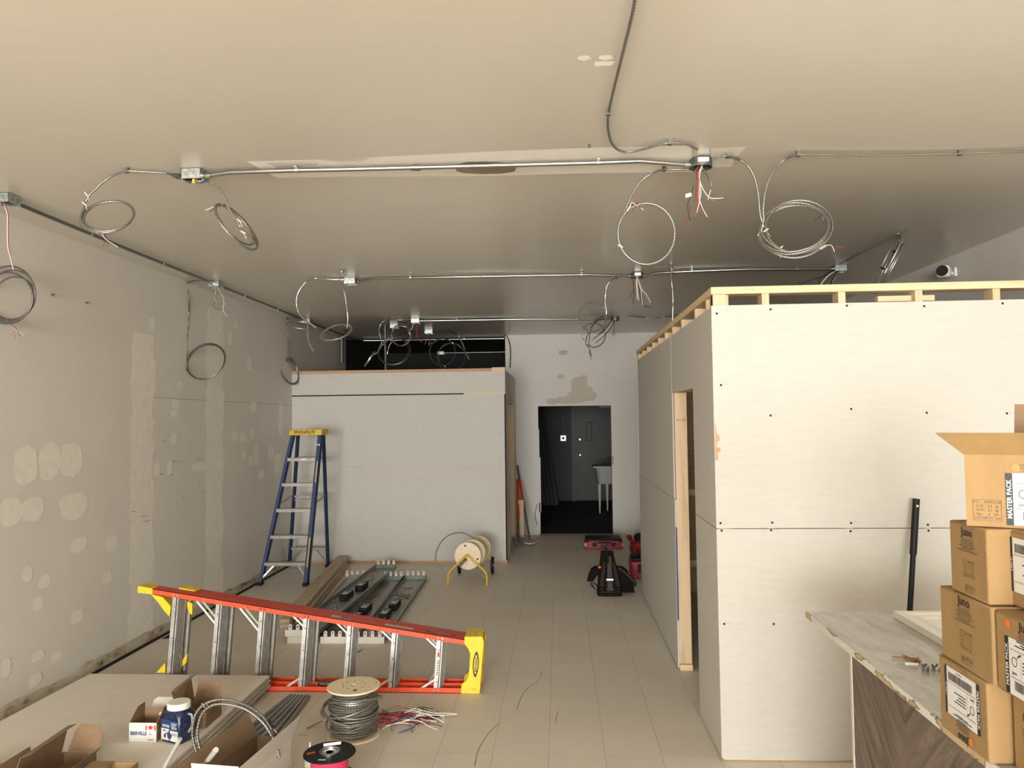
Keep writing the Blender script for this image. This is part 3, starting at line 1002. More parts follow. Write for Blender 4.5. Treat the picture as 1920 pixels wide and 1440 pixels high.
for k, zs in enumerate((.245, .535, .825, 1.11, 1.395)):
    t = zs / 1.66
    a, b = FL.lerp(TL, t), FR.lerp(TR, t)
    so = MB().box(a.x + .008, b.x - .008, a.y - .045, a.y + .045, zs - .006, zs).box(a.x + .008, b.x - .008, a.y - .047, a.y - .043, zs - .036, zs).box(a.x + .008, b.x - .008, a.y + .043, a.y + .047, zs - .03, zs).build('step', 'aludull', bl_)
    if k == 4:
        mb = MB()
        T = frame(((a.x + b.x) / 2, a.y - .0485, zs - .017), (1, 0, 0), (0, 0, 1))
        rect(mb, T, -.07, .05, -.012, .012, 0, 0)
        rect(mb, T, -.065, -.02, -.008, .008, .0005, 1)
        rect(mb, T, -.057, -.028, -.004, .004, .001, 0)
        mb.build('safety_label', ['label', 'inkred'], so)
for zs, two in ((.235, 0), (.90, 1), (1.38, 1)):
    t = zs / 1.66
    a, b = RL.lerp(TL2, t), RR.lerp(TR2, t)
    mb = MB().bar(a, b, .03, .03)
    if two:
        mb.bar(a - V((0, 0, .04)), b - V((0, 0, .04)), .02, .012)
    mb.build('rear_bar', 'aludull', bl_)
def lp(A, B, z):
    return A.lerp(B, z / 1.66)
st = lp(FL, TL, .235)
MB().bar(V((st.x + .13, st.y, .235)), lp(FL, TL, .07), .016, .006, up=(0, 1, 0)).build('brace', 'alu', bl_)
st = lp(FR, TR, .235)
MB().bar(V((st.x - .13, st.y, .235)), lp(FR, TR, .07), .016, .006, up=(0, 1, 0)).build('brace', 'alu', bl_)
st = lp(RL, TL2, .235)
MB().bar(V((st.x + .14, st.y, .225)), lp(RL, TL2, .05), .014, .006, up=(0, 1, 0)).build('brace', 'aludull', bl_)
st = lp(RR, TR2, .235)
MB().bar(V((st.x - .14, st.y, .225)), lp(RR, TR2, .03), .014, .006, up=(0, 1, 0)).build('brace', 'aludull', bl_)
for A, B, A2, B2 in ((FL, TL, RL, TL2), (FR, TR, RR, TR2)):
    a, b = lp(A, B, .87), lp(A2, B2, .93)
    mid = (a + b) / 2 + V((.0, 0, -.005))
    MB().bar(a, mid, .006, .022).bar(mid, b, .006, .022).build('spreader', 'aludull', bl_)
for p in (FL, FR, RL, RR):
    MB().box(p.x - .025, p.x + .025, p.y - .05, p.y + .05, 0, .035).build('foot', 'black', bl_, bevel=.004)
cp = MB().plate([(-3.135, 8.655, 1.655), (-2.745, 8.655, 1.655), (-2.740, 8.655, 1.722), (-3.130, 8.655, 1.722)], (0, .25, 0)).build('top_cap', 'yellow_dirty', bl_, bevel=.006)
mb = MB()
text(mb, 'FEATHERLITE', .046, frame((-2.95, 8.6535, 1.690), (1, 0, 0), (0, 0, 1)), 0, .02, sx=.92, shear=.2)
mb.build('lettering', 'ink', cp)
mb = MB()
a, b = lp(FR, TR, 1.3), lp(FR, TR, 1.13)
for q0, q1 in ((1.36, 1.12), (.52, .20)):
    a, b = lp(FR, TR, q0), lp(FR, TR, q1)
    mb.bar(a + V((.006, -.0405, 0)), b + V((.006, -.0405, 0)), .012, .001, up=(0, 1, 0))
mb.build('warning_label', 'yellow_dirty', fr_)
mb = MB()
a = lp(FR, TR, 1.53)
for k in range(5):
    T = frame((a.x + random.uniform(-.014, .014), a.y - .0412, a.z + random.uniform(-.03, .03)), (1, 0, 0), (0, 0, 1))
    dot(mb, T, 0, 0, random.uniform(.004, .012), n=7)
mb.build('paint_spatter', 'whitemetal', fr_)

# ------------------------------------------------------------ lumber
BG = 'long boards stacked beside the old light fittings'
def plank(a, b, w_, h_, label, m='lumber_old', grp=BG):
    mb = MB().bar(a, b, w_, h_)
    return tag(mb.build('lumber_board', m, bevel=.003, origin=None), label, 'board', grp)
plank((-2.43, 6.62, .020), (-2.76, 9.42, .020), .089, .038, 'pale wooden board, lowest of the stack at the left of the old light fittings')
plank((-2.435, 6.63, .059), (-2.765, 9.47, .059), .089, .038, 'weathered wooden board resting second from the floor in the lumber stack')
plank((-2.42, 6.86, .097), (-2.735, 9.50, .097), .14, .036, 'wide weathered board on top of the lumber stack')
plank((-2.335, 6.75, .020), (-2.655, 9.35, .020), .089, .038, 'weathered board on the floor along the right side of the lumber stack')
plank((-2.335, 6.82, .058), (-2.65, 9.30, .058), .06, .036, 'narrow weathered board lying on the right-hand floor board of the stack')

# ------------------------------------------------------------ old fluorescent fittings
def fixture(near, far, z0, w_, label, flip=False, ballasts=((.33, 0), (.45, .01)), tilt=0, nearend=True):
    near, far = V((near[0], near[1], 0)), V((far[0], far[1], 0))
    d = (far - near)
    L = d.length
    d.normalize()
    x = V((d.y, -d.x, 0))
    rtm = root('fluorescent_fitting', (near.x + d.x * L / 2, near.y + d.y * L / 2, z0), label, 'light fitting', 'removed fluorescent light fittings on the floor')
    T = Matrix(((x.x, d.x, 0, near.x), (x.y, d.y, 0, near.y), (0, 0, 1, z0), (0, 0, 0, 1))) @ Matrix.Rotation(tilt, 4, 'Y')
    h = w_ / 2
    mb = MB()
    if flip:
        mb.add([(-h, 0, .0), (-h * .35, 0, .055), (h * .35, 0, .055), (h, 0, 0), (-h, L, 0), (-h * .35, L, .055), (h * .35, L, .055), (h, L, 0)],
               [(0, 1, 5, 4), (1, 2, 6, 5), (2, 3, 7, 6), (0, 3, 2, 1), (4, 5, 6, 7), (0, 4, 7, 3)], 0, T)
    else:
        mb.box(-h, h, 0, L, 0, .004, 0, T).box(-h, -h + .004, 0, L, 0, .045, 0, T).box(h - .004, h, 0, L, 0, .045, 0, T)
        mb.box(-h - .012, -h + .004, 0, L, .041, .045, 0, T).box(h - .004, h + .012, 0, L, .041, .045, 0, T)
    mb.build('channel', 'fixmetal', rtm)
    if nearend:
        e = MB().box(-h - .01, h + .01, -.012, 0, 0, .055, 0, T).build('end_plate', 'whitemetal', rtm, bevel=.003)
    for yy in (.0, L - .02):
        if flip and yy == 0:
            continue
        for k in range(4):
            cx = -h + w_ * (k + .5) / 4
            s = MB()
            s.box(cx - .014, cx + .014, yy, yy + .014, .03, .082, 0, T)
            s.lathe([(.0, -.007), (.015, -.007), (.015, .007), (0, .007)], 12, 0, T @ Matrix.Translation((cx, yy + .007, .084)) @ Matrix.Rotation(PI / 2, 4, 'X'))
            s.lathe([(.0, -.009), (.005, -.009), (.005, .009), (0, .009)], 8, 1, T @ Matrix.Translation((cx, yy + .007, .084)) @ Matrix.Rotation(PI / 2, 4, 'X'))
            s.build('lamp_holder', ['whitemetal', 'hole'], rtm)
    if not flip:
        MB().box(-h, h, L - .03, L - .022, 0, .05, 0, T).build('socket_bar', 'boxdark', rtm)
        for t, dx in ballasts:
            y0 = t * L
            bb = MB().box(dx - .04, dx + .04, y0, y0 + .24, .005, .062, 0, T).build('ballast', 'black', rtm, bevel=.006)
            lb = MB()
            rect(lb, T, dx - .028, dx + .028, y0 + .04, y0 + .19, .0632, 0)
            rect(lb, T, dx - .02, dx + .02, y0 + .12, y0 + .17, .0638, 1)
            lb.build('ballast_label', ['label', 'inkblue'], bb)
        for k in range(7):
            y0 = (ballasts[0][0] - .03) * L if k < 3 else (ballasts[-1][0]) * L + .24
            sg = -1 if k < 3 else 1
            pts = [(random.uniform(-.03, .03), y0, .04)]
            for j in range(1, 6):
                pts.append((random.uniform(-.09, .09), y0 + sg * j * random.uniform(.06, .14 if k < 3 else .17), random.uniform(.01, .07)))
            pts = [T @ V((p[0], min(max(p[1], .02), L - .04), p[2])) for p in pts]
            MB().tube(smooth(pts, 5), .0022, 4).build('loose_wire', ('wk', 'inkbrown', 'copper')[k % 3], rtm)
    return rtm
fixture((-2.12, 6.20), (-2.36, 8.68), .0, .24, 'grey steel light fitting lying face down between the boards and the top fitting', flip=True)
fixture((-1.845, 6.20), (-1.90, 8.62), .0, .24, 'dusty fluorescent light fitting with shaded ballasts, half under the top fitting', ballasts=((.22, .0), (.36, .01)))
fixture((-1.575, 6.20), (-1.65, 8.66), .0, .24, 'fluorescent light fitting nearest the wire reel, rightmost on the floor', ballasts=((.27, -.02), (.42, .0)))
fixture((-2.13, 6.18), (-2.07, 9.0), .058, .25, 'fluorescent light fitting lying on top of the others beside the boards', ballasts=((.42, -.02), (.56, .02)))

# ------------------------------------------------------------ stacked gypsum sheets
GRP = 'gypsum sheets in the low stack by the left wall'
words = ['lowest', 'second from the floor', 'third from the floor', 'fourth from the floor', 'fourth from the top', 'third from the top', 'second from the top', 'topmost']
SA, SB, SC = [(-3.226,5.137,0.118),(-1.964,5.083,0.118),(-1.967,3.719,0.118)]
for k in range(8):
    dx = (-.03, -.035, -.02, .004, -.006, .005, -.004, 0)[k]
    dy = (-.16, -.15, -.14, .0, -.006, -.002, .0, -.004)[k]
    z0 = .0147 * k + .0005
    u_ = (SC - SB).normalized() if False else (V(SC) - V(SB)).normalized()
    A, B = V((SA[0] + dx, SA[1] + dy, z0)), V((SB[0] + dx, 5.080 + dy, z0))
    A.y = B.y + .005
    mb = MB().plate([A, B, B + V((u_.x, u_.y, 0)) * 2.5, A + V((-.02, u_.y, 0)) * 2.5], (0, 0, .0120))
    o = mb.build('gypsum_sheet', 'gypback' if k == 7 else 'gypedge', bevel=.002)
    tag(o, f'pale gypsum sheet, {words[k]} in the low stack by the left wall', 'gypsum sheet', GRP)
ZS = .1161

# ------------------------------------------------------------ ceiling electrics
BZ = .054
JB = 'square steel boxes on the ceiling'
def jbox(x, y, label, size=.102, ax=0, parts=True, dark=0):
    """open-bottomed square steel box screwed to the ceiling"""
    r = root('junction_box', (x, y, CZ), label, 'junction box', JB)
    h = size / 2
    T = Matrix.Translation((x, y, CZ)) @ Matrix.Rotation(ax, 4, 'Z')
    mb = MB()
    t = .002
    mb.box(-h, h, -h, -h + t, -BZ, 0, 0, T).box(-h, h, h - t, h, -BZ, 0, 0, T)
    mb.box(-h, -h + t, -h, h, -BZ, 0, 0, T).box(h - t, h, -h, h, -BZ, 0, 0, T)
    mb.box(-h, h, -h, h, -.002, 0, 1, T)
    mb.build('box_shell', ['boxdark' if dark else 'boxmetal', 'hole'], r)
    if parts:
        for sx in (-.022, .022):
            for (px, py, fx, fy) in ((sx, -h - .0006, 1, 0), (h + .0006, sx, 0, 1)):
                k = MB()
                TT = T @ frame((px, py, -.027), (fx, fy, 0), (0, 0, 1))
                k.ring(.0105, .0088, 0, .0008, 20, 0, TT)
                k.build('knockout', 'boxdark' if not dark else 'boxmetal', r)
        k = MB()
        for a, b in ((-1, -1), (1, 1)):
            k = MB().box(a * h - .006 * (a > 0), a * h + .006 * (a < 0), b * h - .01 * (b > 0), b * h + .01 * (b < 0), -BZ - .003, -BZ, 0, T)
            k.build('screw_tab', 'boxmetal', r)
    return r

def octo(x, y, label, R=.057, parts=True):
    r = root('junction_box', (x, y, CZ), label, 'junction box', 'octagonal ceiling boxes')
    T = Matrix.Translation((x, y, CZ))
    mb = MB().ring(R, R - .003, -.045, 0, 16, 0, T)
    mb.lathe([(0, -.003), (R, -.003), (R, 0), (0, 0)], 16, 1, T)
    mb.build('box_shell', ['boxdark', 'hole'], r)
    if parts:
        MB().box(-.025, .03, -R - .004, -R + .001, -.032, -.008, 0, T).build('cable_clamp', 'boxmetal', r)
    return r

def conduit(pts, label, straps=(), r=.0117, grp='steel conduit runs on the ceiling', m='emt'):
    P = [V(p) for p in pts]
    mb = MB().tube(P, r, 14)
    mid = (P[0] + P[-1]) / 2
    o = mb.build('steel_conduit', m, origin=tuple(mid))
    tag(o, label, 'conduit', grp)
    for k in (0, -1):
        a = P[k]
        d = (P[1] - P[0]).normalized() if k == 0 else (P[-2] - P[-1]).normalized()
        MB().tube([a, a + d * .028], r * 1.35, 10).build('connector', 'metal', o)
    for s in straps:
        s = V(s)
        best = None
        for a, b in zip(P, P[1:]):
            t = max(0, min(1, (s - a).dot(b - a) / (b - a).length_squared))
            q = a.lerp(b, t)
            if best is None or (q - s).length < best[0]:
                best = ((q - s).length, q, (b - a).normalized())
        q, d = best[1], best[2]
        side = d.cross(V((0, 0, 1))).normalized()
        sb = MB().tube([q - d * .008, q + d * .008], r * 1.22, 12)
        sb.bar(q + side * .0 + V((0, 0, r)), q + side * .034 + V((0, 0, r)), .016, .003)
        sb.build('strap', 'metal', o)
    return o

CC = 'armoured cables left hanging from the ceiling boxes'
def coilpts(c, a, b, th_, turns, a0, sgn=1, jit=.03, dr=0, scale_y=1, seed=1, n=40):
    """points round a tilted circle; a/b are the half axes seen face on, the rest of b goes into depth"""
    rnd = random.Random(seed)
    if turns > 1.5:
        jit = jit * 1.7
    c = V(c)
    e1 = V((math.cos(th_), 0, math.sin(th_)))
    e2 = V((-math.sin(th_), 0, math.cos(th_)))
    dep = math.sqrt(max(0, a * a - b * b)) if a >= b else 0
    out = []
    N_ = int(n * turns)
    ph = [(rnd.uniform(-1, 1), rnd.uniform(-1, 1), rnd.uniform(-1, 1)) for _ in range(int(turns) + 3)]
    for i in range(N_ + 1):
        t = i / n
        k = int(t)
        f = t - k
        f = f * f * (3 - 2 * f)
        j = [ph[k][q] * (1 - f) + ph[k + 1][q] * f for q in range(3)]
        an = a0 + sgn * 2 * PI * t
        ca, sa = math.cos(an), math.sin(an)
        ra = 1 + jit * j[0] + dr * t
        out.append(c + e1 * (a * ra * ca) + e2 * (b * ra * sa) + V((0, dep * ra * sa, 0)) + e1 * (a * jit * j[1]) + e2 * (b * jit * j[2] * 1.4) + V((0, .010 * j[0] + .006 * t, 0)))
    return out

def cable(label, lead, coil=None, tail=None, r=.0062, m='armor', near=False, ties=(), ends=(1,), name='armoured_cable', grp=CC, clips=(), wire_ends=True):
    pts = smooth(lead, 10) if lead else []
    if coil:
        cp = coilpts(**coil)
        if pts:
            L = pts[:]
            # ease from the lead into the coil
            pts = L + smooth([L[-2], L[-1], cp[3], cp[5]], 6)[7:-6] + cp[4:]
        else:
            pts = cp
    if tail:
        pts = pts + smooth([pts[-1]] + [V(p) for p in tail], 8)[1:]
    mb = MB()
    if near:
        mb.tube(pts, r, 8, rib=.12, step=.0044)
    else:
        mb.tube(pts, r, 6)
    o = mb.build(name, [m, 'armor_groove_shade'] if near else m, origin=tuple(V(pts[0])), ang=60)
    tag(o, label, 'cable', grp)
    if 1 in ends:
        a, b = V(pts[-1]), V(pts[-4])
        d = (a - b).normalized()
        MB().tube([a - d * .004, a + d * .03], r * 1.55, 10).build('connector', 'metal', o)
        if wire_ends and near:
            for k in range(3):
                e = a + d * .03
                q = [e, e + d * .04 + V((random.uniform(-.02, .02), random.uniform(-.01, .01), -.02)), e + d * .06 + V((random.uniform(-.04, .04), random.uniform(-.02, .02), random.uniform(-.08, -.04)))]
                MB().tube(smooth(q, 5), .0016, 4).build('wire_end', ('wk', 'ww', 'wr')[k], o)
    for cpt, ang in ties:
        c = V(cpt)
        d = V((math.cos(ang), 0, math.sin(ang)))
        MB().lathe([(r * 2.4, -.003), (r * 2.7, 0), (r * 2.4, .003)], 10, T=frame(c, d, (0, 1, 0)) @ Matrix.Rotation(PI / 2, 4, 'Y')).bar(c, c + V((.02, -.01, -.035)), .004, .001).build('cable_tie', 'ww' if near else 'wk', o)
    for cpt in clips:
        c = V(cpt)
        MB().box(c.x - .010, c.x + .010, c.y - .009, c.y + .009, c.z - r * 1.4, CZ).build('cable_clip', 'boxdark', o)
    return o

def bunch(parent, top, specs, r=.0016):
    """loose conductors hanging out of a box: (material, [points])"""
    for m, pts in specs:
        MB().tube(smooth([top] + [V(p) for p in pts], 6), r, 5).build('wire', m, parent)

# --- first row: nearest the camera
bA = jbox(-1.876, 3.80, 'square junction box with open cover plate, left end of the nearest conduit')
pA = [(-1.882,3.76,3.091),(-1.951,3.76,3.124),(-2.011,3.76,3.117),(-1.953,3.76,3.085)]
MB().plate([(p[0], 3.76 + (.05, .03, -.01, .0)[k], p[2]) for k, p in enumerate(pA)], (0, .0015, .0005)).build('cover_plate', 'boxdark', bA)
MB().lathe([(0, 0), (.009, 0), (.007, .022), (0, .024)], 8, T=Matrix.Translation((-1.87, 3.77, CZ - .075))).build('wire_nut', 'yellow', bA)
bunch(bA, (-1.87, 3.8, CZ - .03), [('ww', [(-1.85, 3.76, CZ - .065), (-1.82, 3.77, CZ - .06), (-1.84, 3.80, CZ - .03)]), ('wr', [(-1.86, 3.77, CZ - .06), (-1.85, 3.78, CZ - .05)])])
bB = octo(.745, 3.87, 'octagonal box with red, white and black wires hanging, right end of the nearest conduit')
zc = CZ - .027
conduit([(-1.822, 3.80, zc)] + [(-1.683,3.776,3.118),(-1.326,3.777,3.118),(-1.097,3.787,3.118),(-0.381,3.801,3.118),(0.221,3.81,3.118),(0.43,3.806,3.118)] + [(.690, 3.87, zc)], 'long bright steel conduit across the bare white ceiling strip, nearest row', straps=[(-1.326,3.777,3.118),(0.221,3.81,3.118)])
W3 = .0019
bunch(bB, (.745, 3.87, CZ - .02), [
    ('wr', [(0.719,3.85,3.08),(0.717,3.85,3.005),(0.708,3.85,2.951),(0.691,3.85,2.897),(0.676,3.85,2.842),(0.662,3.85,2.802)]),
    ('wk', [(0.716,3.86,3.083),(0.703,3.86,2.995),(0.691,3.86,2.954),(0.674,3.86,2.908),(0.676,3.86,2.859),(0.686,3.86,2.82)]),
    ('wr', [(0.728,3.87,3.086),(0.721,3.87,2.998),(0.72,3.87,2.943),(0.727,3.87,2.901),(0.737,3.87,2.873),(0.75,3.87,2.848)]),
    ('wr', [(0.732,3.85,3.079),(0.725,3.85,3.005),(0.722,3.85,2.959),(0.723,3.85,2.915),(0.711,3.85,2.855),(0.706,3.85,2.839)]),
    ('ww', [(0.748,3.86,3.087),(0.737,3.86,3.063),(0.738,3.86,3.022),(0.74,3.86,2.961),(0.733,3.86,2.926),(0.722,3.86,2.879),(0.707,3.86,2.841)]),
    ('ww', [(0.75,3.84,3.103),(0.733,3.84,3.07),(0.732,3.84,3.021),(0.752,3.84,2.966),(0.778,3.84,2.932),(0.812,3.84,2.926),(0.847,3.84,2.927)]),
    ('wk', [(0.735,3.85,3.068),(0.739,3.85,3.019),(0.759,3.85,2.969),(0.788,3.85,2.924),(0.819,3.85,2.909),(0.846,3.85,2.911)]),
    ('wk', [(0.752,3.87,3.093),(0.776,3.87,3.051),(0.791,3.87,3.009),(0.796,3.87,2.979)]),
    ('ww', [(0.757,3.88,3.094),(0.78,3.88,3.049),(0.798,3.88,2.999),(0.786,3.88,2.96),(0.778,3.88,2.93)]),
    ('ww', [(0.732,3.86,2.967),(0.733,3.86,2.926),(0.748,3.86,2.879),(0.769,3.86,2.837)]),
    ('wg', [(0.709,3.84,3.066),(0.702,3.84,2.989),(0.695,3.84,2.935),(0.688,3.84,2.867),(0.687,3.84,2.798)])], W3)
mb = MB()
t = [(0.659,3.845,2.954),(0.689,3.845,2.961),(0.691,3.845,2.942),(0.661,3.845,2.934)]
mb.plate(t, (0, .001, 0)).build('paper_tag', 'label', bB)
tC = Matrix
cable('armoured cable looped once into a wide oval coil left of the nearest square box', [(-2.003,3.777,3.12),(-2.066,3.746,3.12),(-2.136,3.73,3.12),(-2.199,3.716,3.12)] + [(-2.285,3.74,3.108),(-2.339,3.74,3.074),(-2.381,3.74,3.036),(-2.409,3.74,3.009),(-2.429,3.74,2.976)],
      dict(c=[(-2.314,3.74,2.905)][0], a=.128, b=.102, th_=-.25, turns=2.3, a0=PI * .92, sgn=1, jit=.05, seed=3), near=True, ties=[([(-2.428,3.73,2.962)][0], .8), ([(-2.417,3.73,3.011)][0], .6)], clips=[(-2.199,3.716,3.12)])
cable('armoured cable coiled edge-on beneath the right side of the nearest square box', [(-1.776,3.78,3.063),(-1.747,3.78,3.037),(-1.721,3.78,3.011),(-1.701,3.78,2.971),(-1.684,3.78,2.926),(-1.656,3.78,2.881),(-1.627,3.78,2.835)],
      dict(c=[(-1.647,3.76,2.834)][0], a=.132, b=.026, th_=-1.0, turns=2.4, a0=PI * .1, sgn=1, jit=.05, seed=5), near=True, ties=[([(-1.584,3.72,2.786)][0], 1.2), ([(-1.604,3.72,2.847)][0], .9)])
cable('armoured cable running over the ceiling from behind the camera to the octagonal box', [(0.242,2.145,3.12),(0.255,2.314,3.12),(0.253,2.475,3.12),(0.245,2.699,3.12),(0.236,2.966,3.12),(0.231,3.188,3.12),(0.24,3.355,3.12),(0.266,3.529,3.12),(0.304,3.632,3.12),(0.359,3.674,3.12),(0.425,3.643,3.12),(0.488,3.591,3.12),(0.545,3.569,3.12),(0.621,3.59,3.12),(0.692,3.668,3.12)], near=True, clips=[(0.231,3.188,3.12),(0.545,3.569,3.12)], ends=())
cable('armoured cable ending in one big loop below left of the octagonal box', [(0.711,3.861,3.1),(0.691,3.901,3.1),(0.637,3.904,3.1),(0.562,3.897,3.1)] + [(0.497,3.82,3.06),(0.443,3.82,3.026),(0.402,3.82,2.976),(0.369,3.82,2.911),(0.341,3.82,2.846)],
      dict(c=[(0.454,3.8,2.746)][0], a=.142, b=.156, th_=0, turns=1.12, a0=PI * .93, sgn=-1, jit=.0, dr=-.0, seed=2), near=True, ties=[([(0.321,3.78,2.68)][0], 1.0)], clips=[(0.571,3.958,3.12)])
cable('armoured cable from the octagonal box coiled into the large many-turn ring at the right', [(0.785,3.777,3.11),(0.818,3.757,3.11),(0.853,3.753,3.11)] + [(0.933,3.86,3.128),(0.98,3.86,3.091),(1.011,3.86,3.027),(1.027,3.86,2.944),(1.033,3.86,2.849),(1.049,3.86,2.78)],
      dict(c=[(1.197,3.86,2.762)][0], a=.172, b=.140, th_=.5, turns=2.6, a0=PI * .75, sgn=1, jit=.07, seed=11), near=True, ties=[([(1.101,3.84,2.646)][0], -.8), ([(1.054,3.84,2.756)][0], -1)], clips=[(0.86,3.782,3.12)])
cable('armoured cable from the right frame edge joining the large many-turn ring', [(2.503,3.853,3.12),(2.324,3.851,3.12),(2.169,3.848,3.12),(2.018,3.853,3.12),(1.755,3.844,3.12),(1.487,3.822,3.12),(1.325,3.803,3.12),(1.209,3.792,3.12)] + [(1.156,3.85,3.115),(1.096,3.85,3.048),(1.062,3.85,2.968),(1.047,3.85,2.873),(1.048,3.85,2.813)],
      dict(c=[(1.207,3.85,2.776)][0], a=.166, b=.152, th_=.4, turns=2.4, a0=PI * .8, sgn=1, jit=.06, seed=23), near=True, ties=[([(1.12,3.83,2.663)][0], -1.0)], clips=[(1.209,3.792,3.12),(2.018,3.853,3.12)])

# --- conduit along the left wall
bL1 = jbox(-3.135, 4.10, 'square junction box above the left wall at the photo edge')
bunch(bL1, (-3.13, 4.06, CZ - .03), [('ww', [(-3.134,4.1,3.047),(-3.126,4.1,3.001),(-3.125,4.1,2.908),(-3.12,4.1,2.831),(-3.103,4.1,2.77),(-3.086,4.1,2.705)]), ('wr', [(-3.128,4.105,3.033),(-3.123,4.105,2.956),(-3.121,4.105,2.863),(-3.11,4.105,2.792),(-3.083,4.105,2.7)]), ('ww', [(-3.167,4.1,3.107),(-3.169,4.1,3.082)])], .0022)
bL2 = jbox(-3.185, 6.87, 'square junction box on the left wall conduit above the first dangling wires')
bunch(bL2, (-3.18, 6.85, CZ - .03), [('wk', [(-3.176,6.83,3.021),(-3.171,6.83,2.96),(-3.191,6.83,2.911),(-3.165,6.83,2.875),(-3.109,6.83,2.864)]), ('ww', [(-3.136,6.83,3.045),(-3.1,6.83,2.979),(-3.089,6.83,2.919),(-3.099,6.83,2.869),(-3.079,6.83,2.829),(-3.053,6.83,2.798)]), ('ww', [(-3.171,6.83,3.045),(-3.176,6.83,2.971),(-3.161,6.83,2.94)])], .0020)
bL3 = jbox(-3.225, 9.57, 'square junction box on the left wall conduit over the partition corner')
bunch(bL3, (-3.22, 9.55, CZ - .03), [('ww', [(-3.207,9.54,3.065),(-3.207,9.54,2.948),(-3.2,9.54,2.858),(-3.165,9.54,2.775),(-3.13,9.54,2.712)]), ('wk', [(-3.172,9.54,3.078),(-3.165,9.54,2.995)])], .0024)
gl = 'steel conduit runs on the ceiling'
conduit([(-3.130, 4.155, zc), (-3.17, 5.5, zc), (-3.183, 6.815, zc)], 'dull conduit above the left wall between the first two square boxes', straps=[(-3.131,4.918,3.118),(-3.129,5.897,3.118)], m='emtdull')
conduit([(-3.187, 6.925, zc), (-3.20, 8.2, zc), (-3.222, 9.515, zc)], 'dull conduit above the left wall between its middle and far boxes', straps=[(-3.111,7.533,3.118),(-3.126,8.482,3.118)], m='emtdull')
conduit([(-3.228, 9.625, zc), (-3.235, 11.0, zc), (-3.22, 11.85, zc), (-3.15, 12.08, zc), (-3.0, 12.12, zc), (-2.4, 12.14, zc), (-.86, 12.17, zc)], 'far conduit turning from the left wall across the top of the dark bay', straps=[(-1.5, 12.17, zc)])
cable('grey armoured cable coiled at the left photo edge against the wall', [(-3.542,4.45,2.904),(-3.56,4.45,2.804),(-3.565,4.45,2.671)],
      dict(c=[(-3.336,4.4,2.618)][0], a=.150, b=.150, th_=0, turns=4.2, a0=PI * 1.0, sgn=1, jit=.10, seed=8), near=True, m='armor_dark')
def ccoil(px, a, b, th_, turns, a0, sgn, jit, seed, dr=0):
    return dict(c=px, a=a, b=b, th_=th_, turns=turns, a0=a0, sgn=sgn, jit=jit, seed=seed, dr=dr)
DK = 'armor_dark'
cable('armoured cable hanging down beside the left wall into a round face-on coil', [(-3.179,6.716,3.12),(-3.26,6.706,3.12),(-3.343,6.723,3.12)] + [(-3.448,6.83,3.112),(-3.432,6.83,3.026),(-3.421,6.83,2.926),(-3.43,6.83,2.776),(-3.439,6.83,2.626),(-3.443,6.83,2.502)],
      ccoil([(-3.254,6.83,2.389)][0], .172, .160, 0, 3.2, PI * .95, 1, .05, 9), m=DK, ends=(), clips=[(-3.426,6.83,2.891)][:0])
cable('armoured cable hanging at the partition corner into a thin edge-on coil', [(-3.234,9.376,3.12),(-3.315,9.312,3.12),(-3.38,9.302,3.12)] + [(-3.447,9.45,3.113),(-3.44,9.45,2.976),(-3.426,9.45,2.839),(-3.419,9.45,2.668),(-3.412,9.45,2.566)],
      ccoil([(-3.401,9.4,2.46)][0], .185, .045, -1.28, 3.2, PI * 1.0, 1, .08, 10), m=DK, ends=())
cable('thin flattened loop of cable lying out from the far left box', [(-3.218,9.513,3.11),(-3.307,9.608,3.11)], ccoil([(-3.208,9.3,3.022)][0], .185, .055, -.22, 1.1, PI * .55, 1, .04, 12), m='armor')

# --- second row
bC = jbox(-1.905, 6.88, 'square junction box at the left end of the middle conduit row')
bunch(bC, (-1.9, 6.86, CZ - .03), [('ww', [(-1.908,6.84,3.089),(-1.893,6.84,3.073)]), ('copper', [(-1.933,6.84,3.089),(-1.923,6.84,3.074)])], .002)
bD = octo(.735, 6.93, 'octagonal box with pale wires hanging, middle of the second conduit row')
bE = jbox(2.49, 6.80, 'square junction box over the right-hand partition')
conduit([(-1.850, 6.88, zc)] + [(-1.67,6.786,3.118),(-0.694,6.815,3.118),(0.274,6.844,3.118)] + [(.680, 6.93, zc)], 'middle-row conduit from the square box to the octagonal box', straps=[(-1.329,6.802,3.118),(0.226,6.851,3.118)])
conduit([(.790, 6.93, zc)] + [(0.897,6.844,3.118),(1.22,6.796,3.118),(1.681,6.766,3.118)] + [(2.436, 6.80, zc)], 'middle-row conduit reaching right over the partition', straps=[(1.206,6.794,3.118),(2.124,6.747,3.118)])
bunch(bD, (.735, 6.92, CZ - .03), [
    ('ww', [(0.73,6.9,3.069),(0.733,6.9,3.006),(0.737,6.9,2.947),(0.745,6.9,2.883)]), ('wk', [(0.742,6.92,3.072),(0.75,6.92,2.999),(0.758,6.92,2.94),(0.781,6.92,2.842),(0.857,6.92,2.825)]),
    ('ww', [(0.747,6.88,3.06),(0.769,6.88,2.982),(0.811,6.88,2.932),(0.848,6.88,2.854)]), ('wr', [(0.696,6.9,3.085),(0.7,6.9,2.997),(0.679,6.9,2.938),(0.664,6.9,2.905)]),
    ('ww', [(0.745,6.91,3.046),(0.768,6.91,2.972),(0.771,6.91,2.899),(0.779,6.91,2.84)]), ('wr', [(0.753,6.9,3.044),(0.795,6.9,2.946),(0.822,6.9,2.887),(0.84,6.9,2.828)]), ('wk', [(0.7,6.9,3.045),(0.703,6.9,2.948),(0.692,6.9,2.855)]), ('ww', [(0.725,6.9,3.069),(0.728,6.9,2.971),(0.731,6.9,2.888)])], .0026)
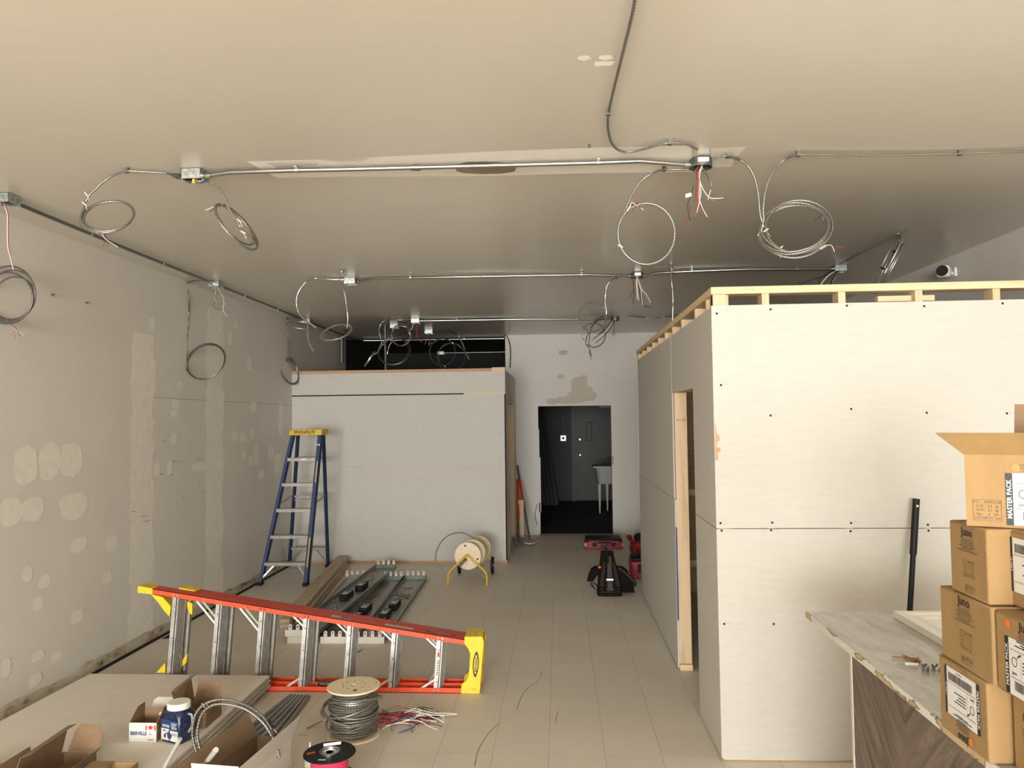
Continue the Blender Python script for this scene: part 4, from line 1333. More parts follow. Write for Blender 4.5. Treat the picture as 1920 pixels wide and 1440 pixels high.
bunch(bE, (2.48, 6.78, CZ - .03), [
    ('wk', [(2.412,6.75,3.074),(2.342,6.75,3.038),(2.25,6.75,3.012),(2.171,6.75,2.985),(2.121,6.75,2.977)]), ('armor_dark', [(2.434,6.75,3.064),(2.373,6.75,3.004),(2.34,6.75,2.958),(2.293,6.75,2.926)]), ('wk', [(2.455,6.77,3.067),(2.417,6.77,3.007),(2.387,6.77,2.913)]),
    ('armor_dark', [(2.465,6.76,3.065),(2.427,6.76,2.991),(2.392,6.76,2.911)]), ('ww', [(2.425,6.76,3.076),(2.368,6.76,3.03),(2.321,6.76,2.974),(2.273,6.76,2.914)]), ('wk', [(2.403,6.75,3.084),(2.319,6.75,3.029),(2.3,6.75,2.982),(2.307,6.75,2.935)])], .0045)
cable('armoured cable arcing left then looping down from the middle-row square box', [(-1.946,6.817,3.12),(-2.047,6.804,3.12),(-2.135,6.766,3.12),(-2.203,6.731,3.12)] + [(-2.286,6.8,3.11),(-2.341,6.8,3.057),(-2.376,6.8,2.998),(-2.391,6.8,2.924),(-2.381,6.8,2.85),(-2.351,6.8,2.79),(-2.296,6.8,2.74),(-2.231,6.8,2.694)], None, m='armor')
cable('armoured cable dropping to a flat bow-shaped coil in front of the dark bay', [(-1.884,6.666,3.12),(-1.879,6.564,3.12),(-1.868,6.442,3.12)] + [(-1.977,6.82,3.141),(-1.953,6.82,3.017),(-1.928,6.82,2.868),(-1.918,6.82,2.745),(-1.923,6.82,2.671)],
      ccoil([(-2.027,6.8,2.641)][0], .122, .072, .18, 2.05, PI * .1, 1, .16, 14), m='armor', ties=[([(-1.918,6.75,2.639)][0], .4)])
cable('armoured cable from the octagonal middle box down to a single small ring', [(0.69,6.984,3.11),(0.624,7.002,3.11),(0.555,7.007,3.11)] + [(0.498,6.9,3.069),(0.459,6.9,3.017),(0.443,6.9,2.943),(0.441,6.9,2.856),(0.45,6.9,2.782)],
      ccoil([(0.324,6.9,2.741)][0], .126, .135, 0, 1.0, PI * .05, 1, .0, 15), m='armor', clips=[(0.56,7.062,3.12)])
cable('armoured cable hooked at the ceiling and dropping straight into the partition', [(0.757,6.787,3.12),(0.832,6.626,3.12),(0.907,6.564,3.12),(0.974,6.526,3.12)] + [(0.988,6.5,3.096),(0.982,6.5,3.014),(0.988,6.5,2.899),(0.99,6.5,2.784),(0.983,6.5,2.647),(0.97,6.5,2.465),(0.968,6.5,2.374)], None, m='armor', ends=(), clips=[(0.97,6.435,3.12)])
cable('armoured cable pair rising right then hanging as a narrow tied bundle', [(2.412,6.557,3.11),(2.403,6.403,3.11),(2.405,6.137,3.11),(2.431,5.895,3.11),(2.432,5.636,3.11),(2.441,5.508,3.11)] + [(2.529,5.65,3.126),(2.528,5.65,3.075),(2.503,5.65,3.025)],
      ccoil([(2.406,5.6,2.915)][0], .212, .036, -2.05, 2.3, PI * 1.1, 1, .16, 17), m='armor', ties=[([(2.403,5.5,2.979)][0], .9), ([(2.318,5.5,2.862)][0], .9)])
cable('second armoured cable beside the narrow tied bundle at the right', [(2.436,6.586,3.12),(2.432,6.432,3.12),(2.433,6.166,3.12),(2.451,5.905,3.12),(2.452,5.647,3.12),(2.463,5.568,3.12)] + [(2.51,5.66,3.106),(2.501,5.66,3.067),(2.477,5.66,3.02)], None, r=.006, m=DK, ends=())

# --- third row and the cluster over the dark bay
bF = jbox(-1.845, 9.78, 'square junction box at the left end of the far conduit row', size=.11)
bG = octo(.765, 10.02, 'small octagonal box at the right end of the far conduit row', parts=False)
bH = jbox(-2.235, 10.28, 'square junction box left of the far row, above the dark bay', size=.11)
bI = jbox(-1.885, 11.03, 'square junction box further back above the dark bay', size=.12)
bJ = jbox(-2.27, 14.65, 'lone square junction box deep inside the dark bay', size=.13)
conduit([(-1.790, 9.78, zc)] + [(-1.5,9.837,3.118),(-1.009,9.857,3.118),(-0.309,9.882,3.118)] + [(.710, 10.02, zc)], 'far-row conduit from the cluster of boxes to the small octagonal box', straps=[(-1.313,9.811,3.118),(0.263,9.915,3.118)])
conduit([(-2.205, 14.65, zc), (-.80, 14.66, zc)], 'short conduit deep inside the dark bay', m='boxmetal')
MB().tube([(-2.36, 10.35, 2.47), (-2.345, 10.33, CZ)], .016, 10)
tag(MB().tube([(-2.39, 10.40, 2.30), (-2.385, 10.35, CZ)], .017, 10).build('steel_rod', 'boxdark'), 'dark upright rod rising behind the white partition top', 'rod')
tag(MB().tube([(-3.36, 11.6, 2.72), (-3.36, 11.6, CZ)], .03, 10).build('wall_pipe', 'boxdark'), 'short dark pipe on the left wall above the partition', 'pipe')
cable('thin cable arcing left from the far row down to the partition edge', [(-1.895,9.684,3.12),(-2.041,9.716,3.12),(-2.179,9.641,3.12)] + [(-2.226,9.6,3.095),(-2.275,9.6,3.041),(-2.289,9.6,2.958),(-2.268,9.6,2.868),(-2.262,9.6,2.778),(-2.311,9.6,2.696),(-2.387,9.6,2.643)],
      ccoil([(-2.422,9.6,2.609)][0], .125, .035, .95, 2.2, PI * .1, 1, .15, 18), m='armor')
cable('cable ring hanging right below the box left of the far row', [(-2.239,10.298,3.11)] + [(-2.138,10,3.072),(-2.087,10,3.078)], ccoil([(-2.088,10,2.949)][0], .125, .145, 0, 2.15, PI * .4, -1, .05, 19), m='armor')
cable('larger drooping cable ring low over the partition, left one of the pair', [(-2.294,10.414,3.11)] + [(-2.24,10.1,2.992),(-2.262,10.1,2.913)], ccoil([(-2.19,10,2.729)][0], .185, .165, 0, 2.1, PI * .6, 1, .10, 20), m=DK)
cable('cable ring left of the lone deep box above the partition', [(-1.954,11.359,3.11)] + [(-1.774,10.4,2.942),(-1.768,10.4,2.868)], ccoil([(-1.589,10.4,2.746)][0], .178, .19, 0, 1.3, PI * .85, -1, .05, 21), m=DK)
cable('cable ring directly in front of the lone deep box', [(-1.813,10.953,3.11),(-1.665,10.909,3.11),(-1.594,10.853,3.11)] + [(-1.428,10.6,3.025),(-1.353,10.6,2.917),(-1.309,10.6,2.803)], ccoil([(-1.47,10.5,2.715)][0], .172, .172, 0, 1.6, PI * .1, 1, .08, 22), m=DK)
cable('cable bending far right of the ring cluster above the partition', [(-1.606,10.938,3.12),(-1.539,11.017,3.12)] + [(-1.396,10.7,2.989),(-1.343,10.7,2.889),(-1.306,10.7,2.774),(-1.254,10.7,2.659)], None, m=DK, ends=())
cable('cable drooping between the two back boxes over the dark bay', [(-1.931,10.953,3.12),(-2.112,10.992,3.12),(-2.255,11.109,3.12)] + [(-2.18,10.3,2.976),(-2.255,10.3,2.918),(-2.315,10.3,2.845),(-2.338,10.3,2.757)], None, m=DK)
bunch(bF, (-1.84, 9.76, CZ - .03), [('wr', [(-1.845,9.75,3.072),(-1.838,9.75,2.981),(-1.832,9.75,2.897)]), ('ww', [(-1.873,9.75,3.072),(-1.887,9.75,3.016),(-1.909,9.75,2.989)]), ('wk', [(-1.815,9.74,3.063),(-1.816,9.74,2.944),(-1.795,9.74,2.86),(-1.753,9.74,2.824)]), ('wr', [(-1.822,9.74,3.07),(-1.822,9.74,2.979),(-1.809,9.74,2.881),(-1.767,9.74,2.839)])], .003)
bunch(bI, (-1.88, 11.0, CZ - .03), [('ww', [(-1.867,10.9,3.035),(-1.86,10.9,2.957),(-1.868,10.9,2.894)]), ('wk', [(-1.852,10.9,3.034),(-1.837,10.9,2.917),(-1.877,10.9,2.801),(-1.901,10.9,2.693)]), ('wk', [(-1.883,10.9,3.035),(-1.923,10.9,2.919)])], .003)
cable('dark cable looping left of the small octagonal box with a long tail', [(0.705,9.788,3.11),(0.619,9.723,3.11),(0.549,9.817,3.11)] + [(0.486,9.95,3.072),(0.436,9.95,2.996),(0.393,9.95,2.891),(0.371,9.95,2.821)],
      ccoil([(0.477,9.95,2.904)][0], .150, .155, 0, 1.15, PI * 1.1, 1, .03, 24), tail=[(0.412,9.95,2.821),(0.411,9.95,2.715),(0.43,9.95,2.624),(0.45,9.95,2.561)], m=DK, ties=[([(0.341,9.9,2.845)][0], .5), ([(0.395,9.9,2.746)][0], .9)], ends=())
cable('second dark cable bowed under the far conduit beside the octagonal box', [(0.71,9.948,3.11),(0.597,9.931,3.11)] + [(0.498,9.9,3.059),(0.441,9.9,2.969),(0.418,9.9,2.851),(0.416,9.9,2.732),(0.442,9.9,2.62)], None, m=DK, ends=())
cable('slack cable sagging right from the small octagonal box to the partition', [(0.807,9.774,3.12),(0.966,9.798,3.12)] + [(1.125,10,3.13),(1.264,10,3.12),(1.437,10,3.131)] + [(1.576,9.786,3.12),(1.74,9.759,3.12)], None, m=DK, ends=())
bunch(bG, (.765, 10.0, CZ - .03), [('wk', [(0.723,9.95,3.082),(0.652,9.95,2.999),(0.56,9.95,2.916),(0.476,9.95,2.855)]), ('ww', [(0.73,9.95,3.082),(0.666,9.95,2.985),(0.581,9.95,2.888),(0.482,9.95,2.82)]), ('wk', [(0.737,9.95,3.082),(0.686,9.95,2.97),(0.594,9.95,2.874),(0.496,9.95,2.798)]),
    ('wk', [(0.745,9.96,3.083),(0.736,9.96,2.97),(0.735,9.96,2.914),(0.72,9.96,2.886)]), ('wr', [(0.759,9.96,3.083),(0.743,9.96,2.984),(0.749,9.96,2.928),(0.762,9.96,2.9)]), ('armor_dark', [(0.723,9.95,3.096),(0.638,9.95,3.013),(0.539,9.95,2.903),(0.462,9.95,2.841)])], .0045)
tag(MB().tube(smooth([(-0.813,11.642,3.12)] + [(-0.788,11.88,3.103),(-0.755,11.88,3.018),(-0.74,11.88,2.908),(-0.741,11.88,2.765),(-0.752,11.88,2.614)], 6), .008, 6).build('black_cable', 'wk'), 'black cable drooping down the white wall beside the dark bay', 'cable')
tag(MB().tube(smooth([(2.941,5.3,2.691),(2.96,5.3,2.712),(2.995,5.3,2.719),(3.058,5.3,2.714),(3.109,5.3,2.705),(3.196,5.3,2.696)], 6), .007, 6).build('armoured_cable', ['armor', 'armor_groove_shade']), 'grey cable arching over the partition top at the right edge', 'cable')

# security camera on the right wall
sc_ = root('security_camera', (3.30, 6.46, 2.99), 'small white wall camera with dark round face high on the right wall', 'camera')
MB().box(3.285, 3.303, 6.42, 6.50, 2.955, 3.03).build('wall_plate', 'white', sc_, bevel=.005)
MB().tube([(3.29, 6.46, 2.985), (3.22, 6.42, 2.985)], .013, 10).build('arm', 'white', sc_)
T = frame((3.17, 6.36, 2.985), (.75, -.66, 0), (0, 0, 1))
T = Matrix.Translation((3.165, 6.36, 2.985)) @ Matrix.Rotation(math.radians(-38), 4, 'Z')
MB().add([], []).box(-.048, .048, -.045, .06, -.048, .048, 0, T).build('camera_body', 'white', sc_, bevel=.02)
MB().lathe([(0, 0), (.040, 0), (.044, .004), (.044, .010), (0, .010)], 24, T=T @ Matrix.Translation((0, -.046, 0)) @ Matrix.Rotation(PI / 2, 4, 'X')).build('lens_face', 'black', sc_)

# ------------------------------------------------------------ things on the floor, front
def flange(mb, T, R, t, mi=0, hole=.03, n=48):
    mb.ring(R, hole, 0, t, n, mi, T)

# cable spool with its loose upper turns
sp = root('cable_spool', (-1.215, 4.43, 0), 'wooden spool wound with grey armoured cable standing near the orange ladder', 'cable spool')
T = Matrix.Translation((-1.215, 4.43, 0))
for z in (.0, .272):
    f = MB()
    flange(f, T @ Matrix.Translation((0, 0, z)), .153, .010, 0, .014)
    fo = f.build('flange', 'plyface', sp, bevel=.002)
    if z:
        mk = MB()
        Tz = T @ Matrix.Translation((0, 0, .2826))
        for k in range(9):
            a = 2 * PI * k / 9 + .3
            TT = Tz @ Matrix.Translation((.065 * math.cos(a), .065 * math.sin(a), 0)) @ Matrix.Rotation(a + PI / 2, 4, 'Z')
            rect(mk, TT, -.008, .008, -.0022, .0022, 0, 0)
        dot(mk, Tz, .03, -.085, .012, .0002, 0)
        dot(mk, Tz, -.09, .105, .008, .0002, 1)
        dot(mk, Tz, .12, .05, .006, .0002, 0)
        mk.build('slots', ['hole', 'whitemetal'], fo)
MB().ring(.075, .014, .01, .272, 24, 0, T).build('drum', 'card', sp)
pts = []
N_ = 40
rows = 19
for lay, (Rr, z0, z1) in enumerate(((.108, .024, .262), (.1185, .24, .03), (.128, .02, .20))):
    for i in range(int(N_ * (rows if lay < 2 else 13))):
        t = i / (N_ * (rows if lay < 2 else 13))
        a = 2 * PI * i / N_
        rr = Rr + .0025 * math.sin(i * .11 + lay) + (.005 * math.sin(i * .031) if lay == 2 else 0)
        z = z0 + (z1 - z0) * t + .003 * math.sin(a + lay * 1.3)
        pts.append(T @ V((rr * math.cos(a), rr * math.sin(a), z)))
MB().tube(pts, .0066, 7, rib=.2, step=.0042).build('wound_cable', ['armor', 'armor_groove_shade'], sp)
for k, (R1, zc_, tx, ty, ox) in enumerate(((.160, .175, .20, .12, -.025), (.155, .135, -.22, .15, -.02), (.150, .20, .10, -.25, .012), (.148, .10, .16, .2, -.01), (.142, .155, -.1, .1, .0))):
    p2 = []
    for i in range(49):
        a = 2 * PI * i / 48
        p2.append(T @ V((ox + R1 * math.cos(a), R1 * math.sin(a) * .96, zc_ + R1 * (tx * math.cos(a) + ty * math.sin(a)))))
    MB().tube(p2, .0066, 7, rib=.2, step=.0042, cap=False).build('loose_turn', ['armor', 'armor_groove_shade'], sp)
# wire off-cuts in a tangled heap beside the spool
cx, cy = [(-0.937,4.633,0)][0][:2]
rnd = random.Random(5)
cols = ['wr'] * 16 + ['ww'] * 13 + ['wk'] * 9 + ['wb'] * 2
nm = {'wr': 'red', 'ww': 'white', 'wk': 'black', 'wb': 'blue'}
for k, m in enumerate(cols):
    L = rnd.uniform(.18, .36)
    a = rnd.gauss(0.1, .45) + (PI if rnd.random() < .5 else 0)
    px = cx + rnd.gauss(-.05 if m == 'wr' else .05, .055)
    py = cy + rnd.gauss(0, .050)
    z = .003 + rnd.random() * .045
    pts = []
    curl = rnd.gauss(0, 1.4)
    for j in range(7):
        t = j / 6 - .5
        aa = a + curl * t
        pts.append(V((px + L * t * math.cos(aa) * 1.15, py + L * t * math.sin(aa) * .8, max(.003, z * (1 - abs(t) * 1.6) + rnd.uniform(0, .012)))))
    if m == 'wb' or rnd.random() < .22:
        # folded into a hairpin
        pts = pts + [pts[-1] + V((.012, .014, 0))] + [p + V((.004, .020, .004)) for p in reversed(pts[1:-1])]
    o = MB().tube(smooth(pts, 5), .0021, 5).build('wire_offcut', m)
    tag(o, f'{nm[m]} wire offcut in the tangled heap beside the cable spool', 'wire', nm[m] + ' wire offcuts beside the cable spool')
o = MB().tube(smooth([(cx - .17, cy + .04, .05), (cx - .10, cy + .02, .035), (cx - .03, cy - .0, .03)], 10), .0062, 7, rib=.2, step=.004).build('armoured_cable', ['armor', 'armor_groove_shade'])
tag(o, 'short stub of armoured cable lying among the wire offcuts', 'cable')
o = MB().bar([(-1.516,4.494,0.004)][0], [(-1.438,4.541,0.03)][0], .012, .003).build('copper_strap', 'copper')
tag(o, 'short brown strap sticking out left of the cable spool', 'strap')
o = MB().bar([(-1.533,4.402,0.004)][0], [(-1.48,4.404,0.004)][0], .003, .003).build('wooden_pick', 'torn')
tag(o, 'tiny brown stick on the floor in front of the cable spool', 'stick')

# pink wire spool, bottle, marker
px_, py_ = -1.153, 3.76
ps_ = root('wire_spool', (px_, py_, 0), 'black-flanged spool of pink wire at the bottom edge of the photo', 'wire spool')
T = Matrix.Translation((px_, py_, 0))
for z in (.062, .180):
    f = MB()
    f.lathe([(.03, z), (.125, z + (.004 if z > .1 else 0)), (.128, z + .006), (.125, z + .011), (.05, z + .011), (.03, z + .008)], 48, 0, T)
    fo = f.build('flange', 'black', ps_)
hubb = MB().ring(.050, .046, .186, .196, 32, 0, T).lathe([(.018, .187), (.047, .1875), (.047, .190), (.018, .190)], 24, 0, T).build('hub', 'metal', ps_)
MB().lathe([(0, .1905), (.018, .1905)], 20, 0, T).build('hub_hole', 'hole', ps_)
Tz = T @ Matrix.Translation((0, 0, .1915)) @ Matrix.Rotation(math.radians(35), 4, 'Z')
lb = MB()
rect(lb, Tz @ Matrix.Translation((-.075, .035, 0)), -.028, .012, -.011, .011, 0, 0)
for k in range(3):
    rect(lb, Tz @ Matrix.Translation((-.075, .035, .0004)), -.022, .006, -.007 + k * .005, -.005 + k * .005, 0, 1)
lb.build('orange_label', ['orangedot', 'ink'], ps_)
lb = MB()
TT = T @ Matrix.Translation((-.01, -.09, .1915))
rect(lb, TT, -.018, .018, -.008, .008, 0, 0)
text(lb, '12', .012, TT @ Matrix.Translation((0, 0, .0004)), 1)
lb.build('white_label', ['label', 'ink'], ps_)
pts = []
for i in range(40 * 22):
    a = 2 * PI * i / 40
    lay = i // (40 * 11)
    t = (i % (40 * 11)) / (40 * 11)
    pts.append(T @ V(((.082 + .005 * lay) * math.cos(a), (.082 + .005 * lay) * math.sin(a), .077 + .100 * (t if lay == 0 else 1 - t))))
MB().tube(pts, .0048, 6).build('wound_wire', 'wpink', ps_)
mk = MB().tube([(px_ - .045, py_ + .045, .2035), (px_ + .035, py_ + .075, .2035)], .0075, 12)
tag(mk.build('marker_pen', 'white'), 'white marker pen resting on top of the pink wire spool', 'marker')
dk = MB()
T2 = Matrix.Translation((-1.135, 3.76, 0))
dk.lathe([(0, .052), (.134, .052), (.137, .056), (.134, .061), (0, .061)], 44, 0, T2).lathe([(0, 0), (.134, 0), (.134, .008), (0, .008)], 40, 0, T2).lathe([(.07, .008), (.07, .052)], 30, 0, T2)
tag(dk.build('empty_spool', 'black'), 'low black spool directly underneath the pink wire spool', 'wire spool')
bt = root('glue_bottle', (-1.315, 3.95, 0), 'small squeeze bottle with white nozzle and dark label behind the pink wire spool', 'bottle')
T = Matrix.Translation((-1.315, 3.95, 0))
MB().lathe([(0, 0), (.027, 0), (.029, .004), (.029, .078), (.024, .090), (.013, .098), (.012, .103), (0, .103)], 24, 0, T).build('bottle_body', 'glue', bt)
MB().ring(.0296, .029, .004, .036, 24, 0, T).build('label_band', 'ink', bt)
MB().ring(.0298, .029, .036, .040, 24, 0, T).build('yellow_band', 'yellow', bt)
MB().lathe([(0, .103), (.012, .103), (.012, .112), (.006, .116), (.003, .155), (0, .155)], 16, 0, T).build('nozzle', 'white', bt)
bw = root('blue_wire_stub', (-1.38, 3.80, 0), 'small tuft of dark blue wire ends beside the white carton flap', 'wire')
for k in range(5):
    a = k * 1.3
    MB().tube(smooth([(-1.38, 3.80, 0), (-1.38 + .006 * math.cos(a), 3.80 + .006 * math.sin(a), .04), (-1.38 + .018 * math.cos(a), 3.80 + .012 * math.sin(a), .075 + .005 * k)], 4), .004, 6).build('strand', 'inkblue', bw)
# grey plastic conduit lengths, a fan of six
A0, A1, B0, B1 = [(-1.793,4.996,0.013)][0], [(-1.67,4.98,0.013)][0], [(-1.849,4.507,0.013)][0], [(-1.636,4.407,0.013)][0]
PW = ['leftmost', 'second from the left', 'third from the left', 'third from the right', 'second from the right', 'rightmost']
for k in range(6):
    t = k / 5
    a = V(A0).lerp(V(A1), t)
    b = V(B0).lerp(V(B1), t)
    b = a + (b - a) * 1.35
    o = MB().tube([b, a], .0125, 14).build('plastic_pipe', 'pvc')
    MB().tube([a, a + (a - b).normalized() * .0006], .0095, 12).build('pipe_mouth', 'hole', o)
    tag(o, f'grey plastic pipe, {PW[k]} of six on the floor beside the sheets', 'pipe', 'grey plastic pipes beside the sheet stack')

# ---- open boxes on the sheet stack
def card_panel(name, pts, m, parent, t=.003, nrm=None):
    P = [V(p) for p in pts]
    n = (P[1] - P[0]).cross(P[2] - P[0]).normalized()
    return MB().plate(P, n * t).build(name, m, parent)
ib = root('small_parts_box', (-2.25, 4.10, ZS), 'small white open carton with a red maple leaf badge on the sheet stack', 'box')
x0, x1, y0, y1, zt = -2.328, -2.178, 4.02, 4.17, ZS + .135
h1 = ZS + .100
card_panel('front_panel', [(x0, y0, ZS), (x1, y0, ZS), (x1, y0, h1), (x0, y0, h1)], 'label', ib)
card_panel('side_panel', [(x0, y0, ZS), (x0, y1, ZS), (x0, y1, zt + .02), (x0, y0 + .08, zt + .02), (x0, y0, h1)], 'card2', ib)
card_panel('side_panel', [(x1, y0, ZS), (x1, y1, ZS), (x1, y1, zt + .02), (x1, y0 + .08, zt + .02), (x1, y0, h1)], 'card2', ib)
card_panel('back_panel', [(x0, y1, ZS), (x1, y1, ZS), (x1, y1, ZS + .12), (x0, y1, ZS + .12)], 'card2', ib)
card_panel('bottom_panel', [(x0, y0, ZS + .001), (x1, y0, ZS + .001), (x1, y1, ZS + .001), (x0, y1, ZS + .001)], 'card2', ib)
mb = MB()
dot(mb, frame(((x0 + x1) / 2 + .03, y1 - .005, ZS + .09), (1, 0, 0), (0, 0, 1)), 0, 0, .02, ry=.012)
mb.build('hand_hole', 'label', ib)
T = frame(((x0 + x1) / 2, y0 - .0045, ZS + .05), (1, 0, 0), (0, 0, 1))
mb = MB()
text(mb, 'IBERVILLE', .026, T @ Matrix.Translation((-.022, -.006, 0)), 0, .035, sx=.82)
mb.build('lettering', 'inkblue', ib)
mb = MB()
rect(mb, T @ Matrix.Translation((.045, .024, 0)), -.028, .028, -.012, .012, 0, 0)
dot(mb, T @ Matrix.Translation((.045, .024, .0004)), 0, 0, .0215, 0, 1)
leaf = [(0, 1), (.18, .62), (.42, .74), (.34, .3), (.62, .52), (.68, .36), (.98, .38), (.84, .1), (.95, 0), (.5, -.34), (.56, -.52), (.06, -.44), (.06, -.9), (-.06, -.9), (-.06, -.44), (-.56, -.52), (-.5, -.34), (-.95, 0), (-.84, .1), (-.98, .38), (-.68, .36), (-.62, .52), (-.34, .3), (-.42, .74), (-.18, .62)]
mb.add([(x * .015, y * .016, 0) for x, y in leaf], [tuple(range(len(leaf)))], 2, T @ Matrix.Translation((.045, .025, .0008)))
text(mb, 'Inc.', .014, T @ Matrix.Translation((.045, -.008, 0)), 3)
mb.build('maple_badge', ['inkred', 'label', 'inkred', 'ink'], ib)
mb = MB()
rect(mb, T, .03, .062, -.040, -.037)
mb.build('small_print', 'ink', ib)
bb = tag(MB().plate([(-2.33, 4.20, ZS), (-2.19, 4.20, ZS), (-2.17, 4.27, ZS + .13), (-2.19, 4.28, ZS + .14), (-2.31, 4.28, ZS + .14), (-2.33, 4.27, ZS + .13)], (0, .002, .001)).build('plastic_tray', 'clear'), 'clear plastic tray leaning behind the maple leaf carton', 'tray')

# jar of wire connectors
jr = root('plastic_jar', (-2.075, 4.06, ZS), 'blue-filled plastic jar with white lid on the sheet stack', 'jar')
T = Matrix.Translation((-2.075, 4.06, ZS)) @ Matrix.Rotation(math.radians(-22), 4, 'Z')
def rrect(w_, d_, r, z, n=5):
    out = []
    for cx_, cy_, a0 in ((w_ - r, d_ - r, 0), (-w_ + r, d_ - r, PI / 2), (-w_ + r, -d_ + r, PI), (w_ - r, -d_ + r, 1.5 * PI)):
        for k in range(n + 1):
            a = a0 + PI / 2 * k / n
            out.append((cx_ + r * math.cos(a), cy_ + r * math.sin(a), z))
    return out
def loft(mb, rings, mi=0, T=None):
    n = len(rings[0])
    vs = [p for r_ in rings for p in r_]
    fs = [(i * n + k, i * n + (k + 1) % n, (i + 1) * n + (k + 1) % n, (i + 1) * n + k) for i in range(len(rings) - 1) for k in range(n)]
    fs += [tuple(range(n - 1, -1, -1)), tuple((len(rings) - 1) * n + k for k in range(n))]
    return mb.add(vs, fs, mi, T)
mb = MB()
loft(mb, [rrect(.068, .055, .02, 0), rrect(.072, .059, .022, .01), rrect(.072, .059, .022, .135), rrect(.066, .056, .04, .155), rrect(.054, .052, .05, .170)], 0, T)
mb.build('jar_body', 'jar', jr)
MB().lathe([(0, .168), (.060, .168), (.060, .195), (.056, .200), (0, .200)], 36, 0, T).build('lid', 'white', jr)
F = T @ frame((0, -.0597, .075), (1, 0, 0), (0, 0, 1))
lb = MB()
rect(lb, F, -.062, .062, -.062, .045, 0, 0)
rect(lb, F, -.062, -.004, -.062, -.002, .0005, 1)
rect(lb, F, .004, .062, -.062, -.008, .0005, 1)
text(lb, 'marrette', .026, F @ Matrix.Translation((-.028, .014, .0005)), 1, .02, sx=.55)
for k in range(5):
    rect(lb, F, .012, .055 - .006 * (k % 3), .030 - k * .007, .033 - k * .007, .0005, 1)
for k, (x, y) in enumerate(((-.05, -.016), (-.03, -.03), (-.018, -.02))):
    rect(lb, F, x, x + .022, y, y + .006, .001, 2)
lb.add([(-.040, -.05, .001), (-.028, -.05, .001), (-.026, -.036, .001), (-.034, -.026, .001), (-.042, -.036, .001)], [(0, 1, 2, 3, 4)], 2, F)
dot(lb, F, .0, -.036, .017, .001, 0)
for k in range(6):
    rect(lb, F, .018 + k * .007, .021 + k * .007, -.034, -.018, .001, 2)
lb.build('label_wrap', ['inkblue', 'label', 'ink'], jr)
MB().tube(smooth([T @ V(p) for p in ((.072, .0, .145), (.096, 0, .14), (.100, 0, .09), (.074, 0, .05))], 6), .006, 8).build('grip', 'clear', jr)

# brown open box behind the jar
ob = root('open_carton', (-2.06, 4.28, ZS), 'brown open carton with raised flaps behind the blue jar', 'box')
bx0, bx1, by0, by1, bz = -2.16, -1.995, 4.20, 4.40, ZS + .10
card_panel('front_panel', [(bx0, by0, ZS), (bx1, by0, ZS), (bx1, by0, bz), (bx0, by0, bz)], 'card2', ob)
card_panel('side_panel', [(bx1, by0, ZS), (bx1, by1, ZS), (bx1, by1, bz), (bx1, by0, bz)], 'card2', ob)
card_panel('side_panel', [(bx0, by0, ZS), (bx0, by1, ZS), (bx0, by1, bz), (bx0, by0, bz)], 'card2', ob)
card_panel('back_panel', [(bx0, by1, ZS), (bx1, by1, ZS), (bx1, by1, bz), (bx0, by1, bz)], 'card2', ob)
card_panel('bottom_panel', [(bx0, by0, ZS + .001), (bx1, by0, ZS + .001), (bx1, by1, ZS + .001), (bx0, by1, ZS + .001)], 'card2', ob)
card_panel('flap', [(bx0, by0 + .0, bz), (bx0, by1, bz), (bx0 - .02, by1, bz + .12), (bx0 - .035, by0, bz + .10)], 'card2', ob)
card_panel('flap', [(bx0 - .035, by0, bz + .10), (bx0 - .02, by1, bz + .12), (bx0 + .015, by1, bz + .135), (bx0 + .005, by0, bz + .112)], 'card2', ob)
card_panel('flap', [(bx0 + .01, by1, bz), (bx1, by1, bz), (bx1 - .01, by1 + .01, bz + .09), (bx0 + .03, by1 + .01, bz + .09)], 'card2', ob)
card_panel('flap', [(bx0 + .02, by0, bz), (bx1 - .06, by0, bz), (bx1 - .06, by0 - .005, bz + .055), (bx0 + .02, by0 - .005, bz + .055)], 'card2', ob)
mb = MB()
T = frame((bx1 + .0035, (by0 + by1) / 2, ZS + .065), (0, 1, 0), (0, 0, 1))
text(mb, 'BERVILLE', .032, T, 0, .02, sx=.8)
rect(mb, T, -.06, -.01, -.05, -.046)
mb.build('lettering', 'inkbrown', ob)
for k in range(5):
    p = V((bx1 - .03 - .012 * (k % 3), by0 + .05 + .012 * k, bz - .01))
    MB().lathe([(0, 0), (.006, 0), (.006, .01), (.003, .02), (0, .02)], 8, 0, Matrix.Translation(p)).build('fitting', 'metal', ob)

# pair of open cartons, bottom left corner
def tray(r, x0, x1, y0, y1, z0, z1, m):
    card_panel('side_panel', [(x0, y0, z0), (x0, y1, z0), (x0, y1, z1), (x0, y0, z1)], m, r)
    card_panel('side_panel', [(x1, y0, z0), (x1, y1, z0), (x1, y1, z1), (x1, y0, z1)], m, r)
    card_panel('back_panel', [(x0, y1, z0), (x1, y1, z0), (x1, y1, z1), (x0, y1, z1)], m, r)
    card_panel('front_panel', [(x0, y0, z0), (x1, y0, z0), (x1, y0, z1), (x0, y0, z1)], m, r)
    card_panel('bottom_panel', [(x0, y0, z0 + .001), (x1, y0, z0 + .001), (x1, y1, z0 + .001), (x0, y1, z0 + .001)], m, r)
lc = root('open_carton', (-2.43, 3.58, ZS), 'brown open carton with tall notched flaps in the bottom left corner', 'box')
zr, zf = ZS + .055, .30
tray(lc, -2.52, -2.35, 3.38, 3.76, ZS, zr, 'card2')
card_panel('flap', [(-2.52, 3.38, zr), (-2.52, 3.74, zr), (-2.50, 3.76, zf), (-2.50, 3.42, zf - .01)], 'card2', lc)
